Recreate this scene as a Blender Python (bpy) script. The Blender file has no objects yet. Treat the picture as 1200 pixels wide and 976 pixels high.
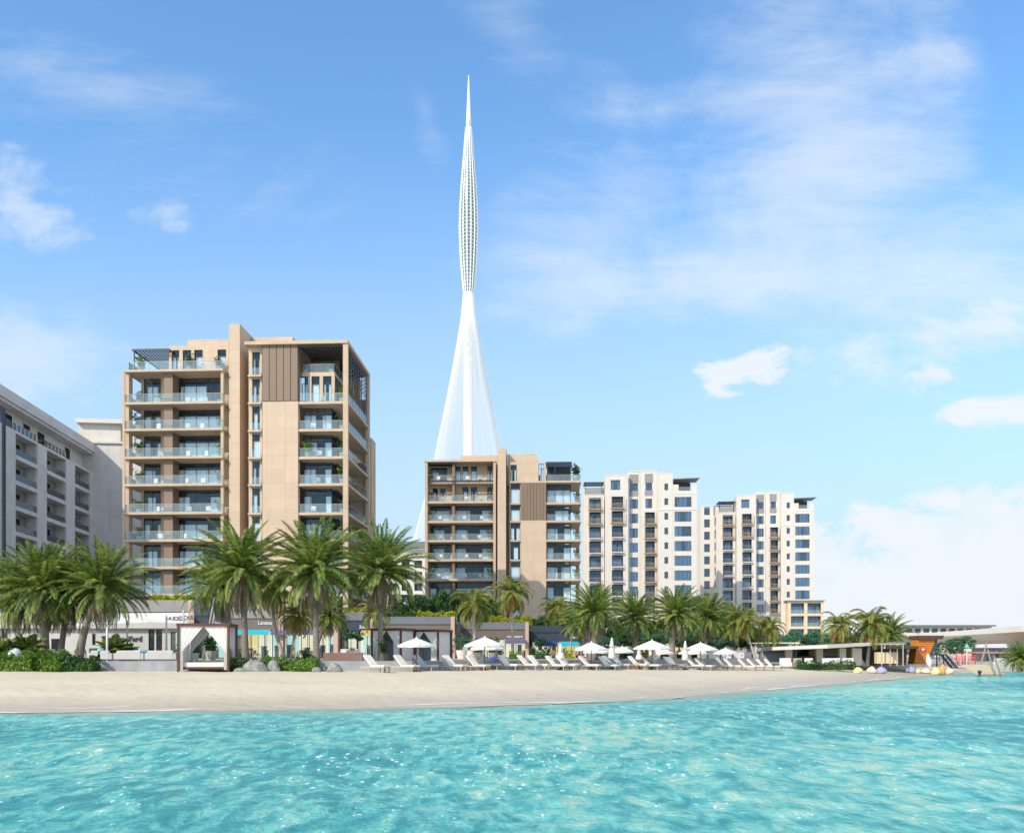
import bpy, math, random
import numpy as np
from mathutils import Vector, Matrix
S = bpy.context.scene
COL = S.collection
R = math.radians
random.seed(7)

# ------------------------------------------------------------------ camera, sky, sun, exposure
HC = 2.5          # eye height over the water
HOR = 765.0       # horizon line of the photograph (of 976)
cam_d = bpy.data.cameras.new('camera')
cam = bpy.data.objects.new('camera', cam_d); COL.objects.link(cam)
cam.location = (0, 0, HC); cam.rotation_euler = (R(90), 0, 0)
cam_d.sensor_width = 36; cam_d.lens = 30.0
cam_d.shift_x = 0; cam_d.shift_y = (HOR - 488) / 1200
cam_d.clip_start = 0.1; cam_d.clip_end = 9000
S.camera = cam
S.view_settings.view_transform = 'Standard'; S.view_settings.look = 'None'
S.view_settings.exposure = 0.10; S.view_settings.gamma = 1
S.render.resolution_x = 1024; S.render.resolution_y = 832
try:
    S.cycles.max_bounces = 8; S.cycles.transparent_max_bounces = 16; S.cycles.diffuse_bounces = 3
    S.cycles.glossy_bounces = 3; S.cycles.volume_bounces = 0
except Exception: pass

SUN_EL, SUN_DIR = 35.0, Vector((0.60, 0.70, 0))   # light travels to the right and away from the camera
h = SUN_DIR.normalized() * math.cos(R(SUN_EL))
LDIR = Vector((h.x, h.y, -math.sin(R(SUN_EL))))
sd = bpy.data.lights.new('sun', 'SUN'); sd.energy = 3.8; sd.angle = R(0.5); sd.color = (1, 0.92, 0.80)
sun = bpy.data.objects.new('sun', sd); COL.objects.link(sun)
sun.rotation_euler = LDIR.to_track_quat('-Z', 'Y').to_euler()

W = bpy.data.worlds.new('World'); S.world = W; W.use_nodes = True
def build_world():
    nt = W.node_tree; N = nt.nodes; L = nt.links; N.clear()
    out = N.new('ShaderNodeOutputWorld'); bg = N.new('ShaderNodeBackground'); bg.inputs[1].default_value = 0.15
    sky = N.new('ShaderNodeTexSky'); sky.sky_type = 'NISHITA'; sky.sun_disc = False
    sky.sun_elevation = R(SUN_EL); sky.sun_rotation = math.atan2(-LDIR.x, -LDIR.y)
    sky.altitude = 0; sky.air_density = 1.0; sky.dust_density = 0.4; sky.ozone_density = 2.0
    tc = N.new('ShaderNodeTexCoord')
    sep = N.new('ShaderNodeSeparateXYZ'); L.new(tc.outputs['Generated'], sep.inputs[0])
    def m(op, a, b=None, c=None, clamp=False):
        n = N.new('ShaderNodeMath'); n.operation = op; n.use_clamp = clamp
        for i, v in enumerate((a, b, c)):
            if v is None: continue
            if isinstance(v, (int, float)): n.inputs[i].default_value = v
            else: L.new(v, n.inputs[i])
        return n.outputs[0]
    yy = m('MAXIMUM', sep.outputs['Y'], 0.05)
    u = m('DIVIDE', sep.outputs['X'], yy); v = m('DIVIDE', sep.outputs['Z'], yy)
    comb = N.new('ShaderNodeCombineXYZ'); L.new(u, comb.inputs[0]); L.new(v, comb.inputs[1])
    def noise(scale, detail, rough, sx=1, sy=1, off=0, rot=0, dist=0.0):
        mp = N.new('ShaderNodeMapping'); mp.inputs['Scale'].default_value = (sx, sy, 1)
        mp.inputs['Location'].default_value = (off, off * .7, off); mp.inputs['Rotation'].default_value = (0, 0, rot)
        L.new(comb.outputs[0], mp.inputs[0])
        n = N.new('ShaderNodeTexNoise'); n.inputs['Scale'].default_value = scale; n.inputs['Detail'].default_value = detail
        n.inputs['Roughness'].default_value = rough; n.inputs['Distortion'].default_value = dist
        L.new(mp.outputs[0], n.inputs['Vector']); return n.outputs[0]
    n_big = noise(3.0, 6, .55, 1, 1.5, 3.1, dist=.6); n_fine = noise(8.0, 14, .64, 1, 1.8, 9.0, dist=.25)
    n_wisp = noise(4.0, 7, .6, 1, 3.2, 5.5, rot=.25, dist=1.0)
    n_v0 = noise(3.2, 14, .64, 1, 1.7, 4.2, rot=.45, dist=.5); n_str = noise(7.0, 12, .66, .55, 2.6, 6.1, rot=.55, dist=.35); n_veil = m('ADD', m('MULTIPLY', n_v0, .6), m('MULTIPLY', n_str, .4)); n_puff = noise(14.0, 6, .6, 1, 1.8, 2.0, dist=.4)
    def blob(px, py, rx, ry, rot=0.0, soft=1.0):
        # a cloud bank at a fixed direction in the sky (u = x/y, v = z/y)
        cu, cv = (px - 600) / 1000, (HOR - py) / 1000
        du = m('SUBTRACT', u, cu); dv = m('SUBTRACT', v, cv)
        c, s = math.cos(rot), math.sin(rot)
        a = m('ADD', m('MULTIPLY', du, c * 1000 / rx), m('MULTIPLY', dv, s * 1000 / rx))
        b = m('ADD', m('MULTIPLY', du, -s * 1000 / ry), m('MULTIPLY', dv, c * 1000 / ry))
        r2 = m('ADD', m('MULTIPLY', a, a), m('MULTIPLY', b, b))
        return m('SUBTRACT', 1.0, m('MULTIPLY', m('SQRT', r2), soft), None, True)
    tot = None
    def add(x):
        nonlocal tot
        tot = x if tot is None else m('MAXIMUM', tot, x)
    def thr(mask, n, gain, lo, hi, mx):
        # coverage from mask + noise
        t = m('ADD', mask, m('MULTIPLY', m('SUBTRACT', n, .5), gain))
        mr = N.new('ShaderNodeMapRange'); mr.interpolation_type = 'SMOOTHSTEP'
        mr.inputs[1].default_value = lo; mr.inputs[2].default_value = hi; mr.inputs[3].default_value = 0; mr.inputs[4].default_value = mx
        L.new(t, mr.inputs[0])
        gt = N.new('ShaderNodeMapRange'); gt.interpolation_type = 'SMOOTHSTEP'; gt.inputs[1].default_value = 0; gt.inputs[2].default_value = .22; L.new(mask, gt.inputs[0])
        return m('MULTIPLY', mr.outputs[0], gt.outputs[0])
    # thin veils, right
    add(thr(blob(900, 325, 430, 100, .03), n_veil, 3.3, .02, 1.1, .62))
    add(thr(blob(1130, 320, 320, 120, .0), n_veil, 3.3, .0, 1.1, .62))
    add(thr(blob(960, 170, 210, 330, -.12), n_veil, 3.3, -.05, 1.05, .62))
    add(thr(blob(860, 110, 330, 110, .1), n_veil, 3.8, .25, 1.3, .42))
    add(thr(blob(720, 250, 210, 120, .5), n_veil, 3.8, .25, 1.3, .36))
    add(thr(blob(1100, 395, 280, 80, .25), n_fine, 3.2, .25, 1.2, .75))
    add(thr(blob(1085, 440, 60, 30, .1), n_fine, 3.0, .35, .95, .85))
    add(thr(blob(1195, 480, 120, 30, .12), n_fine, 2.4, .22, .75, 1.0))
    add(thr(blob(852, 440, 60, 34, .1), n_puff, 2.2, .18, .62, .95)); add(thr(blob(890, 430, 58, 34, .1), n_puff, 2.2, .18, .62, .95))
    # left
    add(thr(blob(10, 232, 150, 75, -.35), n_fine, 2.6, .25, 1.0, .55))
    add(thr(blob(215, 262, 90, 36, -.15), n_fine, 2.8, .35, 1.0, .5))
    add(thr(blob(25, 420, 160, 110, -.1), n_fine, 2.0, .15, 1.05, .5))
    add(thr(blob(110, 110, 380, 120, -.35), n_veil, 3.6, .2, 1.3, .42))
    add(thr(blob(600, 40, 150, 80, -.9), n_veil, 3.8, .3, 1.4, .26))
    add(thr(blob(497, 130, 30, 80, .3), n_veil, 3.6, .3, 1.4, .22))
    # cumulus bank at lower right
    add(thr(blob(1190, 700, 355, 140, .05, .9), n_fine, 1.6, .14, .36, .85))
    add(thr(blob(1150, 690, 320, 125, .02, .9), n_puff, 2.4, .10, .5, 1.0))
    # unseen cloud added behind and above the viewer to whiten the fill light
    n3 = N.new('ShaderNodeTexNoise'); n3.inputs['Scale'].default_value = 2.2; n3.inputs['Detail'].default_value = 6; L.new(tc.outputs['Generated'], n3.inputs['Vector'])
    c3 = N.new('ShaderNodeMapRange'); c3.interpolation_type = 'SMOOTHSTEP'; c3.inputs[1].default_value = .36; c3.inputs[2].default_value = .56; c3.inputs[4].default_value = .8; L.new(n3.outputs[0], c3.inputs[0])
    b3 = N.new('ShaderNodeMapRange'); b3.interpolation_type = 'SMOOTHSTEP'; b3.inputs[1].default_value = .60; b3.inputs[2].default_value = .25; L.new(sep.outputs['Y'], b3.inputs[0])
    add(m('MULTIPLY', c3.outputs[0], b3.outputs[0]))
    # horizon paling
    hz = N.new('ShaderNodeMapRange'); hz.interpolation_type = 'SMOOTHSTEP'
    L.new(v, hz.inputs[0]); hz.inputs[1].default_value = 0.66; hz.inputs[2].default_value = 0.0; hz.inputs[3].default_value = 0.0; hz.inputs[4].default_value = .95
    tint = N.new('ShaderNodeMix'); tint.data_type = 'RGBA'; tint.blend_type = 'MULTIPLY'; tint.inputs[0].default_value = 1
    L.new(sky.outputs[0], tint.inputs[6]); tint.inputs[7].default_value = SKYTINT
    mh = N.new('ShaderNodeMix'); mh.data_type = 'RGBA'
    L.new(hz.outputs[0], mh.inputs[0]); L.new(tint.outputs[2], mh.inputs[6]); mh.inputs[7].default_value = (3.65, 4.5, 5.3, 1)
    mc = N.new('ShaderNodeMix'); mc.data_type = 'RGBA'
    L.new(tot, mc.inputs[0]); L.new(mh.outputs[2], mc.inputs[6]); mc.inputs[7].default_value = (5.4, 5.8, 6.15, 1)
    L.new(mc.outputs[2], bg.inputs[0]); L.new(bg.outputs[0], out.inputs[0])
SKYTINT = (1.20, 1.64, 1.84, 1)
build_world()

# ------------------------------------------------------------------ materials
def pmat(name, col, rough=.7, var=.12, scale=1.5, bump=0.0, bscale=30, metal=0.0, trans=0.0, spec=None, dirt=0.0, stretch=(1, 1, 1), objrand=0.0, joints=None):
    m = bpy.data.materials.new(name); m.use_nodes = True
    nt = m.node_tree; N = nt.nodes; L = nt.links; b = N['Principled BSDF']
    b.inputs['Roughness'].default_value = rough; b.inputs['Metallic'].default_value = metal
    if spec is not None: b.inputs['Specular IOR Level'].default_value = spec
    if trans: b.inputs['Transmission Weight'].default_value = trans
    tc = N.new('ShaderNodeTexCoord'); mp = N.new('ShaderNodeMapping'); mp.inputs['Scale'].default_value = stretch
    L.new(tc.outputs['Object'], mp.inputs[0])
    n = N.new('ShaderNodeTexNoise'); n.inputs['Scale'].default_value = scale; n.inputs['Detail'].default_value = 6; L.new(mp.outputs[0], n.inputs['Vector'])
    rp = N.new('ShaderNodeValToRGB'); rp.color_ramp.elements[0].position = .3; rp.color_ramp.elements[1].position = .7
    c = Vector(col[:3])
    rp.color_ramp.elements[0].color = (*(c * (1 - var)), 1); rp.color_ramp.elements[1].color = (*[min(1, x) for x in (c * (1 + var))], 1)
    L.new(n.outputs[0], rp.inputs[0]); last = rp.outputs[0]
    if dirt:
        n2 = N.new('ShaderNodeTexNoise'); n2.inputs['Scale'].default_value = 1.0; n2.inputs['Detail'].default_value = 8
        mp2 = N.new('ShaderNodeMapping'); mp2.inputs['Scale'].default_value = (1.5, 1.5, .12); L.new(tc.outputs['Object'], mp2.inputs[0]); L.new(mp2.outputs[0], n2.inputs['Vector'])
        mr = N.new('ShaderNodeMapRange'); mr.inputs[1].default_value = .45; mr.inputs[2].default_value = .75; mr.inputs[4].default_value = dirt; L.new(n2.outputs[0], mr.inputs[0])
        mx = N.new('ShaderNodeMix'); mx.data_type = 'RGBA'; mx.blend_type = 'MULTIPLY'; L.new(mr.outputs[0], mx.inputs[0]); L.new(last, mx.inputs[6]); mx.inputs[7].default_value = (.55, .5, .45, 1); last = mx.outputs[2]
    if joints:
        br = N.new('ShaderNodeTexBrick'); br.inputs['Scale'].default_value = 1; br.inputs['Brick Width'].default_value = joints[0]; br.inputs['Row Height'].default_value = joints[1]; br.inputs['Mortar Size'].default_value = .018; br.offset = 0
        sx = N.new('ShaderNodeSeparateXYZ'); cx_ = N.new('ShaderNodeCombineXYZ'); ax = N.new('ShaderNodeMath'); ax.operation = 'ADD'
        L.new(tc.outputs['Object'], sx.inputs[0]); L.new(sx.outputs[0], ax.inputs[0]); L.new(sx.outputs[1], ax.inputs[1]); L.new(ax.outputs[0], cx_.inputs[0]); L.new(sx.outputs[2], cx_.inputs[1]); L.new(cx_.outputs[0], br.inputs['Vector'])
        br.inputs['Color1'].default_value = (1, 1, 1, 1); br.inputs['Color2'].default_value = (.93, .93, .93, 1); br.inputs['Mortar'].default_value = (.72, .72, .72, 1)
        mj = N.new('ShaderNodeMix'); mj.data_type = 'RGBA'; mj.blend_type = 'MULTIPLY'; mj.inputs[0].default_value = 1; L.new(last, mj.inputs[6]); L.new(br.outputs[0], mj.inputs[7]); last = mj.outputs[2]
    if objrand:
        oi = N.new('ShaderNodeObjectInfo'); hv = N.new('ShaderNodeHueSaturation')
        a = N.new('ShaderNodeMapRange'); a.inputs[3].default_value = 1 - objrand; a.inputs[4].default_value = 1 + objrand; L.new(oi.outputs['Random'], a.inputs[0])
        L.new(a.outputs[0], hv.inputs['Value']); L.new(last, hv.inputs['Color']); last = hv.outputs[0]
    L.new(last, b.inputs['Base Color'])
    if bump:
        n3 = N.new('ShaderNodeTexNoise'); n3.inputs['Scale'].default_value = bscale; n3.inputs['Detail'].default_value = 5; L.new(tc.outputs['Object'], n3.inputs['Vector'])
        bp = N.new('ShaderNodeBump'); bp.inputs['Strength'].default_value = bump; bp.inputs['Distance'].default_value = .05; L.new(n3.outputs[0], bp.inputs['Height']); L.new(bp.outputs[0], b.inputs['Normal'])
    return m
def leafmat(name, c1, c2, scale=1.2, transl=.35, rough=.5):
    m = bpy.data.materials.new(name); m.use_nodes = True
    nt = m.node_tree; N = nt.nodes; L = nt.links; b = N['Principled BSDF']; o = N['Material Output']
    b.inputs['Roughness'].default_value = rough; b.inputs['Specular IOR Level'].default_value = .35
    tc = N.new('ShaderNodeTexCoord'); n = N.new('ShaderNodeTexNoise'); n.inputs['Scale'].default_value = scale; n.inputs['Detail'].default_value = 5
    L.new(tc.outputs['Object'], n.inputs['Vector'])
    rp = N.new('ShaderNodeValToRGB'); rp.color_ramp.elements[0].position = .35; rp.color_ramp.elements[1].position = .65
    rp.color_ramp.elements[0].color = (*c1, 1); rp.color_ramp.elements[1].color = (*c2, 1)
    g = N.new('ShaderNodeNewGeometry'); ad = N.new('ShaderNodeMath'); ad.operation = 'MULTIPLY_ADD'; ad.inputs[1].default_value = .35; L.new(g.outputs['Random Per Island'], ad.inputs[0])
    sb = N.new('ShaderNodeMath'); sb.operation = 'SUBTRACT'; L.new(n.outputs[0], sb.inputs[0]); sb.inputs[1].default_value = .17; L.new(sb.outputs[0], ad.inputs[2])
    L.new(ad.outputs[0], rp.inputs[0]); L.new(rp.outputs[0], b.inputs['Base Color'])
    t = N.new('ShaderNodeBsdfTranslucent'); hs = N.new('ShaderNodeHueSaturation'); hs.inputs['Value'].default_value = 1.3; hs.inputs['Saturation'].default_value = 1.1
    L.new(rp.outputs[0], hs.inputs['Color']); L.new(hs.outputs[0], t.inputs[0])
    mx = N.new('ShaderNodeMixShader'); mx.inputs[0].default_value = transl; L.new(b.outputs[0], mx.inputs[1]); L.new(t.outputs[0], mx.inputs[2]); L.new(mx.outputs[0], o.inputs[0])
    return m
def glassmat(name, tint, diffuse, dmix, gloss_rough=.03, ior=1.5):
    # a clear sheet: Fresnel mirror over a tinted see-through body with a little milkiness
    m = bpy.data.materials.new(name); m.use_nodes = True
    nt = m.node_tree; N = nt.nodes; L = nt.links; o = N['Material Output']; N.remove(N['Principled BSDF'])
    t = N.new('ShaderNodeBsdfTransparent'); t.inputs[0].default_value = (*tint, 1)
    d = N.new('ShaderNodeBsdfDiffuse'); d.inputs[0].default_value = (*diffuse, 1)
    g = N.new('ShaderNodeBsdfGlossy'); g.inputs['Roughness'].default_value = gloss_rough; g.inputs[0].default_value = (.95, .98, 1, 1)
    f = N.new('ShaderNodeFresnel'); f.inputs[0].default_value = ior
    tc = N.new('ShaderNodeTexCoord'); n = N.new('ShaderNodeTexNoise'); n.inputs['Scale'].default_value = .6; L.new(tc.outputs['Object'], n.inputs['Vector'])
    bp = N.new('ShaderNodeBump'); bp.inputs['Strength'].default_value = .12; bp.inputs['Distance'].default_value = .2; L.new(n.outputs[0], bp.inputs['Height']); L.new(bp.outputs[0], g.inputs['Normal'])
    a = N.new('ShaderNodeMixShader'); a.inputs[0].default_value = dmix; L.new(t.outputs[0], a.inputs[1]); L.new(d.outputs[0], a.inputs[2])
    b = N.new('ShaderNodeMixShader'); L.new(f.outputs[0], b.inputs[0]); L.new(a.outputs[0], b.inputs[1]); L.new(g.outputs[0], b.inputs[2])
    L.new(b.outputs[0], o.inputs[0]); return m
def emat(name, col, em, ecol=None):
    m = pmat(name, col, .7, .1, .8); b = m.node_tree.nodes['Principled BSDF']
    b.inputs['Emission Color'].default_value = (*(ecol or col), 1); b.inputs['Emission Strength'].default_value = em
    return m
M = dict(
    beige=pmat('beige_render', (.55, .40, .277), .8, .05, .5, .15, 60, dirt=.16, joints=(2.4, 1.75)),
    beige_pale=pmat('pale_beige_render', (.59, .44, .315), .8, .05, .5, .15, 60, dirt=.16, joints=(2.4, 1.75)),
    slab=pmat('slab_concrete', (.53, .40, .285), .8, .08, 1.0, .1, 40, dirt=.08),
    brown=pmat('brown_panel', (.215, .145, .095), .6, .08, .8, .1, 30, stretch=(1, 1, .1)),
    brown_dk=pmat('dark_brown_timber', (.10, .06, .04), .6, .15, 3),
    dark=pmat('dark_aluminium', (.03, .033, .042), .4, .1, 2),
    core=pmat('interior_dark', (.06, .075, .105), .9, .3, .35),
    core_lt=pmat('interior_pale', (.30, .30, .30), .9, .3, .35),
    curtain=pmat('curtain_cloth', (.90, .90, .88), .9, .12, 3, stretch=(4, 4, .1)),
    glass=glassmat('window_glass', (.92, .96, .98), (.2, .3, .4), .02, ior=1.28),
    rail=glassmat('balustrade_glass', (.93, .98, .99), (.78, .88, .92), .09, ior=1.28),
    white=pmat('white_render', (.64, .585, .52), .8, .04, .6, .1, 50, dirt=.14),
    white2=pmat('white_paint', (.72, .71, .69), .6, .03, 1),
    cream=pmat('cream_render', (.66, .54, .36), .8, .05, .6, .1, 50, dirt=.08),
    grey=pmat('grey_render', (.64, .60, .57), .8, .06, .6, .12, 50, dirt=.18, joints=(3, 3.64)),
    dimmed_white=pmat('dimmed_white_render', (.50, .48, .45), .8, .05, .6, .1, 50, dirt=.08),  # white wall darkened to carry palm shade; sofas share this dimmed white
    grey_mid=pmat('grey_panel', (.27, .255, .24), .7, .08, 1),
    ochre=pmat('ochre_metal', (.42, .28, .13), .6, .1, 2),
    blueglass=glassmat('blue_window_glass', (.76, .86, .95), (.22, .36, .55), .15),
    navy=pmat('navy_panel', (.035, .045, .075), .5, .1, 1),
    taupe=pmat('taupe_fascia', (.17, .125, .105), .7, .08, 1, dirt=.1),
    slate=pmat('slate_parapet', (.16, .17, .185), .7, .1, 1, dirt=.15),
    pink=pmat('pink_stone_pier', (.55, .38, .30), .8, .06, 1.5, .1, 30, dirt=.1),
    teal=pmat('teal_awning_cloth', (.02, .44, .52), .8, .06, 2),
    purple=pmat('purple_awning_cloth', (.13, .12, .22), .8, .06, 2),
    yellow_aw=pmat('yellow_awning_cloth', (.55, .42, .12), .8, .06, 2),
    cloth=pmat('white_cloth', (.70, .665, .61), .9, .03, 3, .25, 6),
    cloth_g=pmat('grey_white_cloth', (.62, .61, .64), .9, .05, 3, .3, 5),
    cushion=pmat('cream_cushion', (.80, .72, .62), .9, .04, 6, .2, 20),
    cushion_b=pmat('grey_blue_cushion', (.45, .50, .57), .9, .05, 6, .2, 20),
    turq=pmat('turquoise_cushion', (.15, .55, .62), .9, .06, 6),
    blue=pmat('navy_blue_cloth', (.03, .06, .28), .9, .1, 6),
    maroon=pmat('red_brown_timber', (.10, .035, .025), .5, .2, 3, stretch=(1, 1, .2)),
    wood=pmat('teak', (.35, .21, .12), .6, .2, 4, stretch=(1, 6, 6)),
    frame_lt=pmat('pale_metal', (.50, .40, .30), .45, .05, 3),
    rock=pmat('boulder_stone', (.25, .25, .23), .95, .45, 3.5, 1.0, 6),
    stonewall=pmat('stone_retaining_wall', (.30, .31, .32), .85, .15, 1.2, .3, 8),
    brownwall=pmat('brown_planter_wall', (.22, .13, .10), .85, .15, 1.2, .3, 8),
    trunk=pmat('palm_bark', (.24, .20, .16), .95, .3, 6, 1.0, 12, stretch=(1, 1, 3)),
    trunk_lt=pmat('pale_palm_bark', (.42, .38, .32), .95, .25, 6, .8, 12, stretch=(1, 1, 3)),
    bark=pmat('tree_bark', (.16, .12, .09), .95, .3, 5, .6, 12),
    frond=leafmat('palm_frond', (.035, .09, .018), (.31, .36, .075), .55, .30),
    frond_y=leafmat('yellow_palm_frond', (.13, .17, .03), (.36, .34, .08), .6, .35),
    dry=leafmat('dry_palm_frond', (.17, .14, .09), (.34, .28, .18), 1.2, .2, .9),
    dry_o=leafmat('orange_dry_frond', (.30, .17, .06), (.48, .31, .12), 1.2, .25, .9),
    leaf=leafmat('tree_leaf', (.015, .05, .012), (.07, .15, .03), .8, .25),
    leaf_b=leafmat('bright_leaf', (.05, .13, .015), (.18, .30, .04), 1.0, .3),
    leaf_t=leafmat('blue_green_leaf', (.03, .11, .06), (.12, .27, .14), .8, .25),
    leaf_yel=leafmat('yellow_green_leaf', (.22, .26, .02), (.45, .42, .04), 1.2, .3),
    pot=pmat('pot_clay', (.4, .37, .33), .7, .1, 3),
    pot_dk=pmat('dark_bronze_pot', (.09, .08, .05), .5, .1, 3),
    paving=pmat('paving', (.42, .38, .34), .85, .12, .8, .1, 8),
    orange=pmat('orange_boards', (.62, .19, .02), .6, .12, 1.5, stretch=(.2, 1, 10)),
    red=pmat('red_disc', (.62, .03, .02), .5, .03, 3),
    pinkp=pmat('pink_paint', (.75, .33, .36), .5, .05, 3),
    lilac=pmat('lilac_cloth', (.36, .35, .48), .9, .05, 3),
    yel=pmat('yellow_cloth', (.62, .58, .27), .9, .05, 3),
    orcloth=pmat('orange_cloth', (.75, .34, .12), .9, .05, 3),
    peach=pmat('peach_cloth', (.78, .58, .45), .9, .05, 3),
    green_p=pmat('green_paint', (.15, .5, .3), .5, .05, 3),
    shop_in=emat('lit_shop_interior', (.62, .58, .46), .9, (1, .88, .62)),
    shop_mint=emat('mint_shop_interior', (.50, .66, .60), .75, (.7, .95, .85)),
    shop_yel=emat('yellow_shop_interior', (.70, .55, .2), .9, (1, .78, .3)),
    bridge=pmat('bridge_concrete', (.80, .75, .66), .8, .03, .3, dirt=.03),
    soffit=pmat('soffit_concrete', (.40, .36, .33), .85, .06, .3),
    steel=pmat('tower_white_steel', (.86, .86, .86), .45, .02, .01),
    towerglass=pmat('tower_glass', (.16, .27, .30), .1, .15, .02),
    rope=pmat('navy_steel', (.04, .06, .09), .5, .1, 2),
)

# ------------------------------------------------------------------ mesh helpers
class MB:
    def __init__(s): s.v = []; s.f = []; s.T = None
    def add(s, vs, fs):
        o = len(s.v)
        s.v += [tuple(s.T @ Vector(p)) for p in vs] if s.T else [tuple(p) for p in vs]
        s.f += [tuple(i + o for i in f) for f in fs]; return s
    def box(s, x0, y0, z0, x1, y1, z1):
        if x0 > x1: x0, x1 = x1, x0
        if y0 > y1: y0, y1 = y1, y0
        if z0 > z1: z0, z1 = z1, z0
        return s.add([(x0,y0,z0),(x1,y0,z0),(x1,y1,z0),(x0,y1,z0),(x0,y0,z1),(x1,y0,z1),(x1,y1,z1),(x0,y1,z1)],
              [(0,3,2,1),(4,5,6,7),(0,1,5,4),(1,2,6,5),(2,3,7,6),(3,0,4,7)])
    def quad(s, a, b, c, d): return s.add([a, b, c, d], [(0, 1, 2, 3)])
    def poly(s, pts): return s.add(pts, [tuple(range(len(pts)))])
    def tube(s, p0, p1, r0, r1=None, n=6, cap=True):
        p0, p1 = Vector(p0), Vector(p1); r1 = r0 if r1 is None else r1
        d = (p1 - p0).normalized(); a = d.orthogonal().normalized(); b = d.cross(a)
        vs = []
        for p, r in ((p0, r0), (p1, r1)):
            for i in range(n):
                t = 2 * math.pi * i / n; vs.append(p + a * (r * math.cos(t)) + b * (r * math.sin(t)))
        fs = [(i, (i + 1) % n, n + (i + 1) % n, n + i) for i in range(n)]
        if cap: fs += [tuple(reversed(range(n))), tuple(range(n, 2 * n))]
        return s.add(vs, fs)
    def path(s, pts, rs, n=8):
        pts = [Vector(p) for p in pts]; vs = []; fs = []
        for k, p in enumerate(pts):
            d = (pts[min(k + 1, len(pts) - 1)] - pts[max(k - 1, 0)]).normalized()
            a = d.cross(Vector((0, 1, 0.01))).normalized(); b = d.cross(a)
            for i in range(n):
                t = 2 * math.pi * i / n; vs.append(p + a * (rs[k] * math.cos(t)) + b * (rs[k] * math.sin(t)))
        for k in range(len(pts) - 1):
            for i in range(n):
                fs.append((k * n + i, k * n + (i + 1) % n, (k + 1) * n + (i + 1) % n, (k + 1) * n + i))
        fs += [tuple(reversed(range(n))), tuple(range((len(pts) - 1) * n, len(pts) * n))]
        return s.add(vs, fs)
    def lathe(s, prof, n=16, c=(0, 0, 0), mod=None):
        vs = []; fs = []
        for k, (r, z) in enumerate(prof):
            for i in range(n):
                t = 2 * math.pi * i / n; rr = r * (mod(t, k) if mod else 1)
                vs.append((c[0] + rr * math.cos(t), c[1] + rr * math.sin(t), c[2] + z))
        for k in range(len(prof) - 1):
            for i in range(n): fs.append((k * n + i, k * n + (i + 1) % n, (k + 1) * n + (i + 1) % n, (k + 1) * n + i))
        fs += [tuple(reversed(range(n))), tuple(range((len(prof) - 1) * n, len(prof) * n))]
        return s.add(vs, fs)
    def prism(s, pts, y0, y1):     # polygon in x,z extruded along y
        n = len(pts)
        vs = [(x, y0, z) for x, z in pts] + [(x, y1, z) for x, z in pts]
        fs = [tuple(range(n)), tuple(reversed(range(n, 2 * n)))] + [(i, i + n, (i + 1) % n + n, (i + 1) % n) for i in range(n)]
        return s.add(vs, fs)
    def slabpoly(s, pts, z0, z1):  # polygon in x,y extruded along z
        n = len(pts)
        vs = [(x, y, z0) for x, y in pts] + [(x, y, z1) for x, y in pts]
        fs = [tuple(reversed(range(n))), tuple(range(n, 2 * n))] + [(i, (i + 1) % n, (i + 1) % n + n, i + n) for i in range(n)]
        return s.add(vs, fs)
    def wall(s, u0, u1, v0, v1, w0, w1, holes, axis='x'):
        # wall in the u,z plane between w0 and w1 with true rectangular openings and their reveals
        us = sorted({u0, u1, *[min(max(h[0], u0), u1) for h in holes], *[min(max(h[1], u0), u1) for h in holes]})
        vz = sorted({v0, v1, *[min(max(h[2], v0), v1) for h in holes], *[min(max(h[3], v0), v1) for h in holes]})
        nu, nv = len(us) - 1, len(vz) - 1
        def solid(i, j):
            if i < 0 or j < 0 or i >= nu or j >= nv: return False
            cu, cv = (us[i] + us[i + 1]) / 2, (vz[j] + vz[j + 1]) / 2
            return not any(h[0] < cu < h[1] and h[2] < cv < h[3] for h in holes)
        P = (lambda u, w, v: (u, w, v)) if axis == 'x' else (lambda u, w, v: (w, u, v))
        for i in range(nu):
            for j in range(nv):
                if not solid(i, j): continue
                a, b, c, d = us[i], us[i + 1], vz[j], vz[j + 1]
                s.quad(P(a, w0, c), P(b, w0, c), P(b, w0, d), P(a, w0, d)); s.quad(P(a, w1, c), P(a, w1, d), P(b, w1, d), P(b, w1, c))
                if not solid(i - 1, j): s.quad(P(a, w0, c), P(a, w0, d), P(a, w1, d), P(a, w1, c))
                if not solid(i + 1, j): s.quad(P(b, w0, c), P(b, w1, c), P(b, w1, d), P(b, w0, d))
                if not solid(i, j - 1): s.quad(P(a, w0, c), P(a, w1, c), P(b, w1, c), P(b, w0, c))
                if not solid(i, j + 1): s.quad(P(a, w0, d), P(b, w0, d), P(b, w1, d), P(a, w1, d))
        return s
    def mesh(s, name, mat, smooth=False):
        me = bpy.data.meshes.new(name); me.from_pydata(s.v, [], s.f); me.materials.append(mat)
        if smooth: me.polygons.foreach_set('use_smooth', [True] * len(me.polygons))
        me.update(); return me
def part(name, mb, mat, parent=None, smooth=False, label=None):
    me = mb if isinstance(mb, bpy.types.Mesh) else mb.mesh(name, mat, smooth)
    o = bpy.data.objects.new(name, me); COL.objects.link(o)
    if parent is not None: o.parent = parent
    if label: o['label'] = label
    return o
def tag(o, label=None, cat=None, group=None, kind=None):
    if label: o['label'] = label
    if cat: o['category'] = cat
    if group: o['group'] = group
    if kind: o['kind'] = kind
    return o
def thing(name, loc, label, cat, group=None, rz=0.0):
    o = bpy.data.objects.new(name, None); COL.objects.link(o); o.empty_display_size = .2
    o.location = loc; o.rotation_euler = (0, 0, rz); return tag(o, label, cat, group)
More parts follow.
